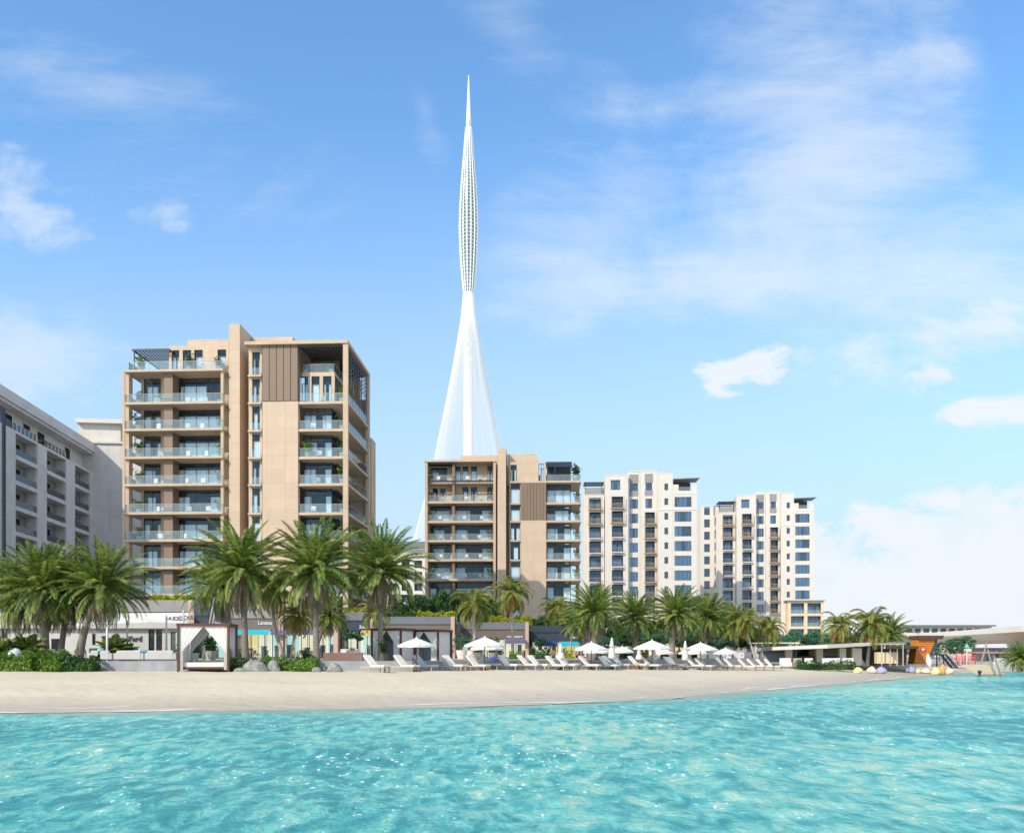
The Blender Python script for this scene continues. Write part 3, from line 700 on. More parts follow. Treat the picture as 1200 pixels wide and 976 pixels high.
    # recess
    part('recess_wall', MB().box(x(281, .9) + .01, 4.6, 0, x(291), 5, z(406, 285, 4.6)), M['beige'], r)
    # right block ---------------------------------------------------
    xr0, xr1 = x(289.5), x(408.5); zroof = z(400.5, 350)
    part('roof_slab', MB().slabpoly([(x(286.5, -.4), -.45), (xr1, -.45), (xr1, 13), (x(286.5, -.4), 13)], zroof - .42, zroof), M['beige'], r)
    part('roof_parapet', MB().box(x(295, 5), 5, zroof + .001, x(343, 5), 14, z(395, 320, 5)), M['beige_pale'], r)
    SR = [439.3, 471.5, 504, 535.7, 567.5, 601, 632, 664, 696]; ZR = [z(p, 300) for p in SR]
    SB = [470.5, 502.6, 535, 566.5, 600.5, 632, 664, 696]; ZB = [z(p, 375) for p in SB]
    nh = []; tops = [zroof - .42] + ZR
    for i, a in enumerate(ZR):
        hh = (x(295.5, .6), x(304.5, .6), a + .05, tops[i] - (.35 if i else .6)); nh.append(hh); window(r, *hh, .75, 1, rnd=rnd)
        part('ledge', MB().box(x(290.5), -.05, a - .22, x(306), .59, a), M['slab'], r)
        part('balustrade', MB().box(x(293), .02, a + .02, x(305.6), .05, a + .95), M['rail'], r)
    part('wall', MB().wall(xr0, x(307, .6), 0, zroof - .43, .6, .95, nh), M['beige_pale'], r)
    part('interior', MB().box(xr0 + .3, 2.0, 0, x(307), 2.2, zroof - .5), M['core'], r)
    part('wall', MB().box(xr0, .96, 0, xr0 + .3, 13, zroof - .43), M['beige'], r)
    # solid panel: smooth below, ribbed brown cladding above
    zp = z(469.5, 330)
    part('wall_panel', MB().box(x(307.2), .1, 0, x(349), 1.0, zp), M['beige_pale'], r, label='smooth plain beige wall panel')
    m = MB(); xs_ = [x(307.2) + (x(349) - x(307.2)) * i / 5 for i in range(6)]
    m.box(x(307.2), .14, zp + .01, x(349), 1.0, zroof - .43)
    for i in range(5): m.box(xs_[i] + .04, -.02, zp + .01, xs_[i + 1] - .04, .139, zroof - .44)
    part('cladding_panel', m, M['brown'], r, label='brown ribbed cladding panel')
    # corner balconies
    xc0 = x(350); xe = xr1 - .05; ywin = 2.0; ytop = zroof - .43
    for i, a in enumerate(ZB):
        part('balcony_slab', MB().slabpoly([(xc0, .0), (xe, .0), (xe, 12.0), (xe - 2.2, 12.0), (xe - 2.2, ywin + 1), (xc0, ywin + 1)], a - .3, a), M['slab'], r)
        railing(r, [(xc0 + .1, .12), (xe - .12, .12), (xe - .12, 11.8)], a + .002)
    lv = [(ZB[i], ZB[i - 1] - .3) for i in range(1, len(ZB))]
    xg = x(389, ywin)
    for a, b in lv:
        window(r, xc0 + .05, xg, a + .03, b - .03, ywin, 4, rnd=rnd)
        part('interior', MB().box(xc0, ywin + 2.4, a, xg - .1, ywin + 2.6, b), M['core'], r)
        window(r, ywin + .1, 11.9, a + .03, b - .03, xg - .09, 7, axis='y', rnd=rnd, curtain=False)
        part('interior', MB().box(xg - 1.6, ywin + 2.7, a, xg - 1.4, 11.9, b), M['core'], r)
    # duplex top with three openings
    z1 = z(436.5, 370, 1.5)
    ho = [(x(a, 1.5), x(b, 1.5), ZB[0] + .05, z(441, 365, 1.5)) for a, b in ((352, 361), (365, 374.5), (378.5, 388.5))]
    part('duplex_wall', MB().wall(xc0, x(392, 1.5), ZB[0], z1, 1.5, 1.8, ho), M['beige_pale'], r)
    for a in ho: window(r, *a, 1.6, 1, rnd=rnd)
    part('terrace_slab', MB().slabpoly([(xc0, 1.81), (x(392, 1.5), 1.81), (x(392, 1.5), 9), (xc0, 9)], z1 - .3, z1 - .02), M['slab'], r)
    part('interior', MB().box(xc0, 2.6, ZB[0], x(391, 1.5), 3.4, z1 - .31), M['core'], r)
    railing(r, [(xc0 + .05, 1.6), (x(391.5, 1.5), 1.6), (x(391.5, 1.5), 8)], z1)
    part('terrace_wall', MB().box(xc0, 5.6, z1, xg, 5.9, ytop), M['brown'], r)
    slatroof(r, x(352) + .1, xe - .6, .1, 12.2, zroof - .47, .5, .14, name='lattice_roof')
    m = MB()          # vertical lattice along the flank below the roof
    for k in range(9): m.box(xe - .25, 1.0 + k * 1.3, ZB[0] + 2.6 - k * .3, xe - .15, 1.1 + k * 1.3, ytop - .3)
    for k in range(6): m.box(xe - .24, 1.0, ytop - .6 - k * .55, xe - .16, 11.5, ytop - .53 - k * .55)
    part('side_lattice', m, M['dark'], r)
    part('column', MB().box(x(402.5), -.3, 0, xr1 + .0, .0 - .01, ytop), M['beige'], r)
    part('column', MB().box(xr1 - .5, 12.01, 0, xr1, 12.9, ytop), M['beige'], r)
    part('rear_wing', MB().box(x(400), 13.0, 0, xr1 + .15, 16, z(515, 436, 14)), M['beige'], r)
    part('rear_wing', MB().box(x(352), 13.0, 0, xr1 - 1.6, 15, ytop), M['beige'], r)
    part('flat_roof', MB().box(xw0, 9, Z[0] - th - .01, x(288), DP, Z[0] - .01), M['grey'], r)
    for p in ((-1, 0),): pass
    # plants
    g = 'potted plants on the balconies of the tall beige block'
    fl_ = ['rooftop terrace', 'top balcony', 'second balcony down', 'third balcony down', 'fourth balcony down', 'fifth balcony down', 'sixth balcony down', 'seventh balcony down', 'eighth balcony down']
    for i in range(0, 7):
        wx, wy, wz = B.world(x(158) if i else x(160), 1.1 if i else 1.2, Z[i]); potplant((wx, wy, wz), rnd.uniform(1.15, 1.45), 'leafy potted plant, left corner of the %s, tall beige block' % fl_[i], g)
        if i in (1, 2): potplant(B.world(x(176), 2.6, Z[i]), 1.1, 'potted plant beside the brown column, %s, tall beige block' % fl_[i], g)
        if i: potplant(B.world(x(253), 1.3, Z[i]), 1.1, 'small potted plant, right end of the left hand %s, tall beige block' % fl_[i], g)
    potplant(B.world(x(217.5), 1.2, Z[0]), 1.5, 'tall potted shrub between penthouse windows on the tall beige block roof terrace', g)
    potplant(B.world(x(252), 1.2, Z[0]), 1.3, 'round potted shrub right of the penthouse windows, roof terrace of the tall beige block', g)
    for i in range(1, 7):
        for q, px in enumerate((181, 216, 236)): balcony_chair(B.world(x(px + rnd.uniform(-3, 3)), 1.5, Z[i]), rnd.uniform(-.8, .8), 'white balcony chair, %s, %s, tall beige block' % (fl_[i], ['left bay', 'middle of the wide bay', 'right of the wide bay'][q]), 'balcony chairs on the tall beige block')
    for i in range(0, 6):
        balcony_chair(B.world(x(372 + rnd.uniform(-8, 8)), 1.0, ZB[i]), rnd.uniform(-.8, .8), 'white balcony chair, right balcony column, %s down, tall beige block' % ORD[i], 'balcony chairs on the tall beige block')
    for i in range(0, 6):
        potplant(B.world(x(399), 1.2, ZB[i]), rnd.uniform(1.0, 1.5), 'potted plant, right corner column of the tall beige block, %s balcony down' % ORD[i], g)
    potplant(B.world(x(359), .9, ZB[2]), 1.5, 'slim potted bush in the middle of the right balcony column of the tall beige block', g)
    potplant(B.world(x(357, 2), 2.2, z1), 1.1, 'left potted bush under the lattice roof of the tall beige block', g)
    potplant(B.world(x(388, 2), 2.2, z1), 1.1, 'right potted bush under the lattice roof of the tall beige block', g)
    return B
tall_block()

def mid_block():
    base = 3.0
    B = Site('apartment_building', 497.5, 152, 682, 151, base, 'beige apartment block in front of the base of the white spire')
    r = B.root; rnd = random.Random(23); x, z = B.x, B.z; DP = 15
    SL = [563, 587, 610, 632.5, 655, 678, 707, 732]; Z = [z(p, 560) for p in SL]; th = .36
    zr = z(538.5, 540); z2 = z(563, 540)
    xa, xb = x(498), x(581)
    part('side_wall', MB().box(xa, .0, 0, x(501), DP, zr - .4), M['beige'], r)
    part('side_wall', MB().box(x(578), .0, 0, xb, 6, zr - .4), M['beige'], r)
    part('roof_slab', MB().box(xa - .1, -.15, zr - .39, xb, DP, zr), M['beige_pale'], r)
    part('roof_box', MB().box(x(540, 4), 4, zr + .001, x(583, 4), 12, z(533.5, 560, 4)), M['beige_pale'], r)
    xi0, xi1 = x(501) + .01, x(578) - .01
    zmid = z(563, 540) ; zz = [zr - .39] + [z2] 
    lv = []
    for i, a in enumerate(Z):
        if i: part('balcony_slab', MB().box(xi0, .1, a - th, xi1, 3.4, a), M['slab'], r)
        part('top_rail', MB().box(xi0, .18, a + 1.08, xi1, .24, a + 1.12), M['frame_lt'], r) if i == 0 else None
        lv.append((a, (Z[i - 1] - th) if i else zr - .4))
    holes = []
    for i, (a, b) in enumerate(lv):
        if i == 0:
            hs = [(x(533, 2.4), x(540, 2.4), a + .1, b - .3), (x(542, 2.4), x(549, 2.4), a + .1, b - .3), (x(552, 2.4), x(559, 2.4), a + .1, b - .3), (x(571, 2.4), x(577, 2.4), a + .1, b - .3), (x(504, 2.4), x(524, 2.4), a + .1, b - .5)]
        elif i == 1:
            hs = [(x(507 + k * 9, 2.4), x(513 + k * 9, 2.4), a + .1, b - .5) for k in range(2)] + [(x(542, 2.4), x(549, 2.4), a + .1, b - .3), (x(552, 2.4), x(559, 2.4), a + .1, b - .3), (x(571, 2.4), x(577, 2.4), a + .1, b - .3)]
        else:
            hs = [(x(503.5, 2.4), x(528, 2.4), a + .03, b - .08), (x(533, 2.4), x(577, 2.4), a + .03, b - .08)]
        holes += hs
        for hh in hs: window(r, *hh, 2.5, max(1, int((hh[1] - hh[0]) / 1.9)), rnd=rnd, glass='glass')
        railing(r, [(xi0 + .05, .2), (xi1 - .05, .2)], a + .002) if i else railing(r, [(x(502) , 1.1), (x(530), 1.1), (x(577), 1.1)], a + .002)
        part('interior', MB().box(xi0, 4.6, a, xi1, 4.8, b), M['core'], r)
    part('wall', MB().wall(xi0, xi1, 0, zr - .4, 2.4, 2.75, holes), M['beige'], r)
    fl = MB()
    for a in Z: fl.box(xi0, 3.41 if a != Z[0] else 1.0, a - th, xi1, 4.59, a)
    part('floor_slab', fl, M['slab'], r)
    m = MB()
    for i, (a, b) in enumerate(lv): m.box(x(529.5), .6, a + .004, x(532.5), 2.39, b - .004)
    part('column', m, M['brown'], r)
    slatroof(r, x(503), x(528), .25, 2.3, zr - .45, .32, cross=False)
    slatroof(r, x(503), x(577), .25, 1.0, Z[0] + .05, .6, cross=False)
    # tower
    part('stair_tower', MB().box(x(583.5), -.6, 0, x(593), 4.5, z(524.5, 588, -.6)), M['beige_pale'], r)
    # right block
    zrr = z(540.5, 640)
    part('recess_wall', MB().box(x(593.2), 3.4, 0, x(598), 3.8, zrr), M['beige'], r)
    part('roof_box', MB().box(x(594), 2.0, z2 - .5, x(630, 2), 11, z(532, 612, 2)), M['beige_pale'], r)
    ztop = z(541, 620, .3)
    S2 = [563.5, 589, 610, 632.5, 655.5, 678.5, 706, 731]; Q = [z(p, 640) for p in S2]
    hn = []
    for i, a in enumerate(Q):
        b = ztop - .5 if i == 0 else Q[i - 1] - .4
        hh = (x(598.3, .4), x(609.5, .4) if i else x(605.5, .4), a + .05, b); hn.append(hh); window(r, *hh, .5, 1 if i else 1, rnd=rnd)
        part('ledge', MB().box(x(597.5), -.05, a - .25, x(610), .39, a), M['slab'], r)
    part('wall', MB().wall(x(597), x(610), 0, ztop, .4, .7, hn), M['beige_pale'], r)
    part('interior', MB().box(x(598), 1.8, 0, x(610), 2.0, ztop - .1), M['core'], r)
    hh = (x(631, .4), x(637.5, .4), Q[0] + .1, ztop - .4)
    part('wall', MB().wall(x(610) + .01, x(640), Q[0], ztop, .4, .7, [hh]), M['beige_pale'], r); window(r, *hh, .5, 2, rnd=rnd)
    zp = z(609.5, 625); xp0, xp1 = x(610.2), x(640.2)
    part('wall_panel', MB().box(xp0, .0, 0, xp1, .9, zp), M['beige_pale'], r, label='smooth plain beige wall panel')
    m = MB(); m.box(xp0, .05, zp + .01, xp1, .9, Q[0] - .3)
    for i in range(8):
        w = (xp1 - xp0) / 8; m.box(xp0 + i * w + .04, -.04, zp + .01, xp0 + (i + 1) * w - .04, .049, Q[0] - .31)
    part('cladding_panel', m, M['brown'], r, label='olive brown ribbed cladding panel')
    xe = x(681); xg = x(669, 1.9)
    for i, a in enumerate(Q):
        part('balcony_slab', MB().slabpoly([(x(640.3), .0), (xe, .0), (xe, 9), (xg - .2, 9), (xg - .2, 3.4), (x(640.3), 3.4)] if i else [(x(598), -.05), (xe, -.05), (xe, 9), (x(598), 9)], a - .3, a), M['slab'], r)
        railing(r, [(x(641), .12), (xe - .12, .12), (xe - .12, 8.8)], a + .002)
        if i == 0: continue
        b = Q[i - 1] - .3
        window(r, x(641, 1.9), xg, a + .03, b - .03, 1.9, 3, rnd=rnd, glass='glass')
        window(r, 2.0, 8.9, a + .03, b - .03, xg - .09, 4, axis='y', rnd=rnd, curtain=False)
        part('interior', MB().box(x(641, 1.9), 4.2, a, xg - .2, 4.4, b), M['core'], r)
    part('side_column', MB().box(xe - .5, 9.01, 0, xe + .1, 12, Q[0] + .2), M['beige'], r)
    part('rear_mass', MB().box(x(598), 9.2, 0, xe - 2.6, DP, ztop - .5), M['beige'], r)
    part('penthouse_wall', MB().box(x(641, 4), 3.6, Q[0], x(669, 4), 9.1, z(543, 650, 4)), M['core'], r)
    slatroof(r, x(641), x(669), .3, 3.6, z(541, 650), .3, .3, cross=False)
    m = MB()
    for p in (641, 650, 668): m.box(x(p), .35, Q[0] + .003, x(p) + .14, .5, z(543, 650))
    part('pergola_post', m, M['dark'], r)
    for i in range(0, 6):
        for q, px in enumerate((515, 545, 562)): balcony_chair(B.world(x(px + rnd.uniform(-3, 3)), 1.1, Z[i]), rnd.uniform(-.8, .8), 'white balcony chair, %s balcony down, %s, block by the spire' % (ORD[i], ['left bay', 'wide bay left', 'wide bay right'][q]), 'balcony chairs on the block by the spire')
    g = 'potted plants on the beige block by the spire'
    potplant(B.world(x(675), 1.2, Q[0]), 2.2, 'large potted bush at the roof corner of the beige block by the spire', g, 0)
    for i in range(1, 6): potplant(B.world(x(676), 1.2, Q[i]), 1.2, 'potted plant, right corner of the beige block by the spire, %s balcony down' % ORD[i], g)
    for i in range(0, 6): potplant(B.world(x(505), 1.4, Z[i]), 1.25, 'potted plant, left end of the %s balcony down, beige block by the spire' % ORD[i], g)
    for i in range(1, 6): potplant(B.world(x(574), 1.4, Z[i]), 1.2, 'potted plant by the stair tower, %s balcony down, beige block by the spire' % ORD[i], g)
mid_block()

# ------------------------------------------------------------------ the two white apartment blocks
def white_block(pxL, dL, pxR, dR, base, zrow, nrow, label, pod, seed, left_faces):
    B = Site('apartment_building', pxL, dL, pxR, dR, base, label); r = B.root; rnd = random.Random(seed)
    Wd = B.W; p = 3.53; z1 = zrow - base
    fx = lambda f: f * Wd
    zb = lambda k: z1 - p * k          # sill of row k (k = 0 is the highest row of big windows)
    H1 = z1 + 7.7; Hc = z1 + 8.8; H2 = z1 + 8.1; HL = z1 + 5.0
    def bay(x0, x1, y, top, holes, mat='white', depth=12, bot=0.0):
        part('wall', MB().wall(x0, x1, bot, top, y, y + .35, holes), M[mat], r)
        side = MB().box(x0, y + .351, bot, x0 + .3, y + depth, top); side.box(x1 - .3, y + .351, bot, x1, y + depth, top); part('side_wall', side, M[mat], r)
        part('roof', MB().box(x0 + .31, y + .36, top - .9, x1 - .31, y + depth - .1, top - .6), M['grey'], r)
        part('interior', MB().box(x0 + .31, y + 1.9, bot, x1 - .31, y + 2.0, top - 1), M['core'], r)
        cap = MB().box(x0 - .08, y - .08, top, x1 + .08, y + .5, top + .12); part('coping', cap, M['white2'], r)
    def balc(x0, x1, y, zs, ztop, col, out=0.9, tim=False):
        # recessed balcony: slab lip, slatted rail, glazing behind
        f = part('balcony_slab', MB().box(x0 - (.25 if tim else 0), y - out, zs - .22, x1 + (.25 if tim else 0), y + 1.3, zs), M['ochre' if tim else 'white'], r)
        rl = MB(); rl.box(x0 - .1, y - out + .05, zs + .98, x1 + .1, y - out + .1, zs + 1.05)
        n = int((x1 - x0) / .28)
        for i in range(n + 1): xx = x0 + (x1 - x0) * i / n; rl.box(xx - .02, y - out + .06, zs + .002, xx + .02, y - out + .09, zs + .98)
        part('railing', rl, M['ochre' if tim else 'grey_mid'], r)
        if tim:
            t = MB(); t.box(x0 - .25, y - out, zs, x0 - .13, y - out + .12, ztop); t.box(x1 + .13, y - out, zs, x1 + .25, y - out + .12, ztop); part('timber_post', t, M['ochre'], r)
        window(r, x0 + .05, x1 - .05, zs + .03, ztop - .05, y + 1.32, 2, rnd=rnd, curtain=rnd.random() < .5, glass='blueglass')
    N = nrow
    # bay A (balconies)
    hA = [(fx(.05), fx(.155), zb(k) - .35, zb(k) + 2.5) for k in range(0, N + 1)]
    bay(fx(.0), fx(.185), .6, z1 + 3.1, hA)
    for k, hh in enumerate(hA): balc(hh[0], hh[1], .6, hh[2], hh[3], 'white', .9, k < 2)
    # roof terrace over bay A
    part('terrace_rail', MB().box(fx(.02), .7, z1 + 3.25, fx(.17), .76, z1 + 4.2), M['grey_mid'], r)
    slatroof(r, fx(.01), fx(.175), .6, 4.5, z1 + 6.2, .4, name='pergola')
    part('pergola_post', MB().box(fx(.012), .62, z1 + 3.1, fx(.012) + .15, .77, z1 + 6).box(fx(.16), .62, z1 + 3.1, fx(.16) + .15, .77, z1 + 6), M['dark'], r)
    part('terrace_wall', MB().box(fx(0), 4.6, z1 + 3.1, fx(.185), 8, z1 + 5.6), M['white'], r)
    # bay B
    hB = [(fx(.25), fx(.35), zb(k) - .2, zb(k) + 2.6) for k in range(0, N + 1)]
    tb = (fx(.24), fx(.325), z1 + 4.2, z1 + 6.6)
    bay(fx(.19), fx(.395), 0, H1, hB + [tb]); window(r, *tb, .12, 1, rnd=rnd, glass='blueglass', frame='grey_mid')
    for k, hh in enumerate(hB): balc(hh[0], hh[1], 0, hh[2], hh[3], 'white', .8, k < 2)
    # bay C: window column
    hC = [(fx(.415), fx(.487), zb(k) - .1, zb(k) + 2.2) for k in range(-1, N + 1)]
    hC2 = [(fx(.415), fx(.487), z1 + 4.3, z1 + 6.0)]
    bay(fx(.396), fx(.505), 1.5, Hc, hC + hC2)
    for hh in hC + hC2: window(r, *hh, 1.62, 2, transom=False, rnd=rnd, glass='blueglass')
    part('spandrel_panel', MB().box(fx(.41), 1.44, z1 + 6.05, fx(.49), 1.495, z1 + 8.2), M['grey_mid'], r); part('spandrel_panel', MB().box(fx(.41), 1.44, z1 + 2.3 + .6, fx(.49), 1.495, z1 + 4.25), M['grey_mid'], r)
    # bay D
    hD = [(fx(.552), fx(.61), zb(k) - .1, zb(k) + 2.2) for k in (-1, 0)] + [(fx(.552), fx(.61), z1 + 4.3, z1 + 6.0)]
    hD2 = [(fx(.55), fx(.635), zb(k) - .35, zb(k) + 2.45) for k in range(1, N + 1)]
    bay(fx(.506), fx(.655), .9, Hc, hD + hD2)
    for hh in hD: window(r, *hh, 1.02, 2, transom=False, rnd=rnd, glass='blueglass')
    for hh in hD2: balc(hh[0], hh[1], .9, hh[2], hh[3], 'white', 1.0, True)
    part('spandrel_panel', MB().box(fx(.545), .84, z1 + 6.05, fx(.617), .895, z1 + 8.2), M['grey_mid'], r); part('spandrel_panel', MB().box(fx(.545), .84, z1 + 2.9, fx(.617), .895, z1 + 4.25), M['grey_mid'], r)
    # bay E: small and big windows
    hs = [(fx(.715), fx(.748), zb(k) + .5, zb(k) + 2.1) for k in range(-1, N + 1)]
    bay(fx(.656), fx(.79), 0, H2, hs)
    for hh in hs: window(r, *hh, .12, 1, transom=False, curtain=False, rnd=rnd, glass='blueglass')
    hb = [(fx(.805), fx(.953), zb(k), zb(k) + 2.4) for k in range(0, N + 1)]
    bay(fx(.791), fx(1.0), .002, z1 + 3.2, hb)
    for hh in hb: window(r, *hh, .12, 4, transom=False, rnd=rnd, glass='blueglass')
    part('string_course', MB().box(fx(.656), -.12, z1 - .75, fx(1.0), -.002, z1 - .55), M['white2'], r)
    # roof terrace on the right with a thin canopy
    part('parapet', MB().wall(fx(.791), fx(1.0), z1 + 3.2, z1 + 5.4, .05, .3, [(fx(.84), fx(.95), z1 + 3.9, z1 + 5.5)]), M['white'], r)
    part('terrace_rail', MB().box(fx(.84), .15, z1 + 3.9, fx(.95), .2, z1 + 4.9), M['rail'], r)
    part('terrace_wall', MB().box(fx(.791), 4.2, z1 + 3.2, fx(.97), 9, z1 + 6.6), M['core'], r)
    part('canopy', MB().prism([(fx(.79), z1 + 6.6), (fx(1.025), z1 + 6.85), (fx(1.025), z1 + 7.0), (fx(.79), z1 + 6.78)], -.3, 5), M['grey_mid'], r)
    # shaded rear wing on the right
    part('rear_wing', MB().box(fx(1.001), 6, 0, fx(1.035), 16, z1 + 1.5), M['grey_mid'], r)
    hw = []
    # left flank
    if left_faces:
        hl = [(a, a + 2.6, zb(k) - .1, zb(k) + 2.2) for k in range(0, N + 1) for a in (2.4, 8.2, 13.2)]
        part('flank_wall', MB().wall(.95, 19, 0, z1 + 3.1, -.36, -.01, hl, axis='y'), M['white'], r)
        for hh in hl: window(r, hh[0], hh[1], hh[2], hh[3], -.28, 2, axis='y', transom=False, rnd=rnd, curtain=False, glass='blueglass')
        part('interior', MB().box(.4, .96, 0, .6, 18, z1 + 3), M['core'], r)
        slatroof(r, .2, 4.5, 6, 12, z1 + 6.0, .4)
        hw = [(-3.0, -1.4, zb(k) - .1, zb(k) + 2.2) for k in range(-1, N + 1)]
        part('wing_wall', MB().wall(-4.0, -.36, 0, z1 + 6.0, 6.5, 6.85, hw), M['white'], r)
        for hh in hw: window(r, *hh, 6.62, 2, transom=False, rnd=rnd, curtain=False, glass='blueglass')
        part('interior', MB().box(-3.7, 8.4, 0, -.4, 8.6, z1 + 5), M['core'], r); part('wing_side', MB().box(-4.0, 6.86, 0, -3.7, 18, z1 + 6.0), M['white'], r); part('wing_roof', MB().box(-3.69, 6.86, z1 + 5.2, -.37, 18, z1 + 5.5), M['grey'], r)
        part('coping', MB().box(-4.1, 6.4, z1 + 6.01, -.3, 7.2, z1 + 6.15), M['white2'], r)
        part('flank_block', MB().box(.5, 12, z1 + 3.11, fx(.3), 19, z1 + 6.8), M['white'], r)
    part('rear_mass', MB().box(fx(.02), 9, 0, fx(.98), 17, z1 + 2.0), M['white'], r)
    # podium with wide balconies
    zt = zb(N - 1) - .7 if pod else zb(N) + 2.8
    if pod:
        x0, x1 = fx(.70), fx(1.07); k = pod
        part('podium_wall', MB().box(fx(.72), -1.2, 0, x1 - .2, 6, zt - p * 1 - 0.9), M['cream'], r)
        hp = []
        for j in range(k):
            zz = zt - p * (j + 1)
            a, b, c = fx(.75), fx(.87), fx(1.0)
            hp += [(fx(.735), fx(.872), zz + .15, zz + p - .55), (fx(.905), fx(1.045), zz + .15, zz + p - .55)]
        part('podium_frame', MB().wall(x0, x1, 0, zt - .02, -2.6, -2.0, hp), M['cream'], r)
        part('podium_side', MB().box(x1 - .4, -1.99, 0, x1, 8, zt - .02).box(x0, -1.99, 0, x0 + .3, -.01, zt - .02), M['cream'], r)
        part('podium_canopy', MB().box(x0 - .5, -3.2, zt, x1 + .4, 6, zt + .22), M['grey_mid'], r)
        for j in range(k):
            zz = zt - p * (j + 1)
            part('balcony_slab', MB().box(x0 + .31, -1.99, zz - .2, x1 - .41, -1.21, zz + .12), M['cream'], r)
            for hh in hp[2 * j: 2 * j + 2]:
                part('balustrade', MB().box(hh[0], -2.5, hh[2], hh[1], -2.45, hh[2] + 1.0), M['rail'], r)
                window(r, hh[0], hh[1], zz + .15, zz + p - .6, -1.32, 3, rnd=rnd, glass='blueglass')
        part('interior', MB().box(x0 + .31, -.9, 0, x1 - .41, -.8, zt - .05), M['core'], r)
    return B
white_block(684, 206, 816.5, 205, 1.5, 37.6, 7, 'nearer white apartment block with blue windows, third building from the left in the row', 1, 31, False)
white_block(842, 238, 954, 236, 1.0, 38.6, 7, 'farther white apartment block with cream balcony podium, rightmost of the high blocks', 3, 32, True)

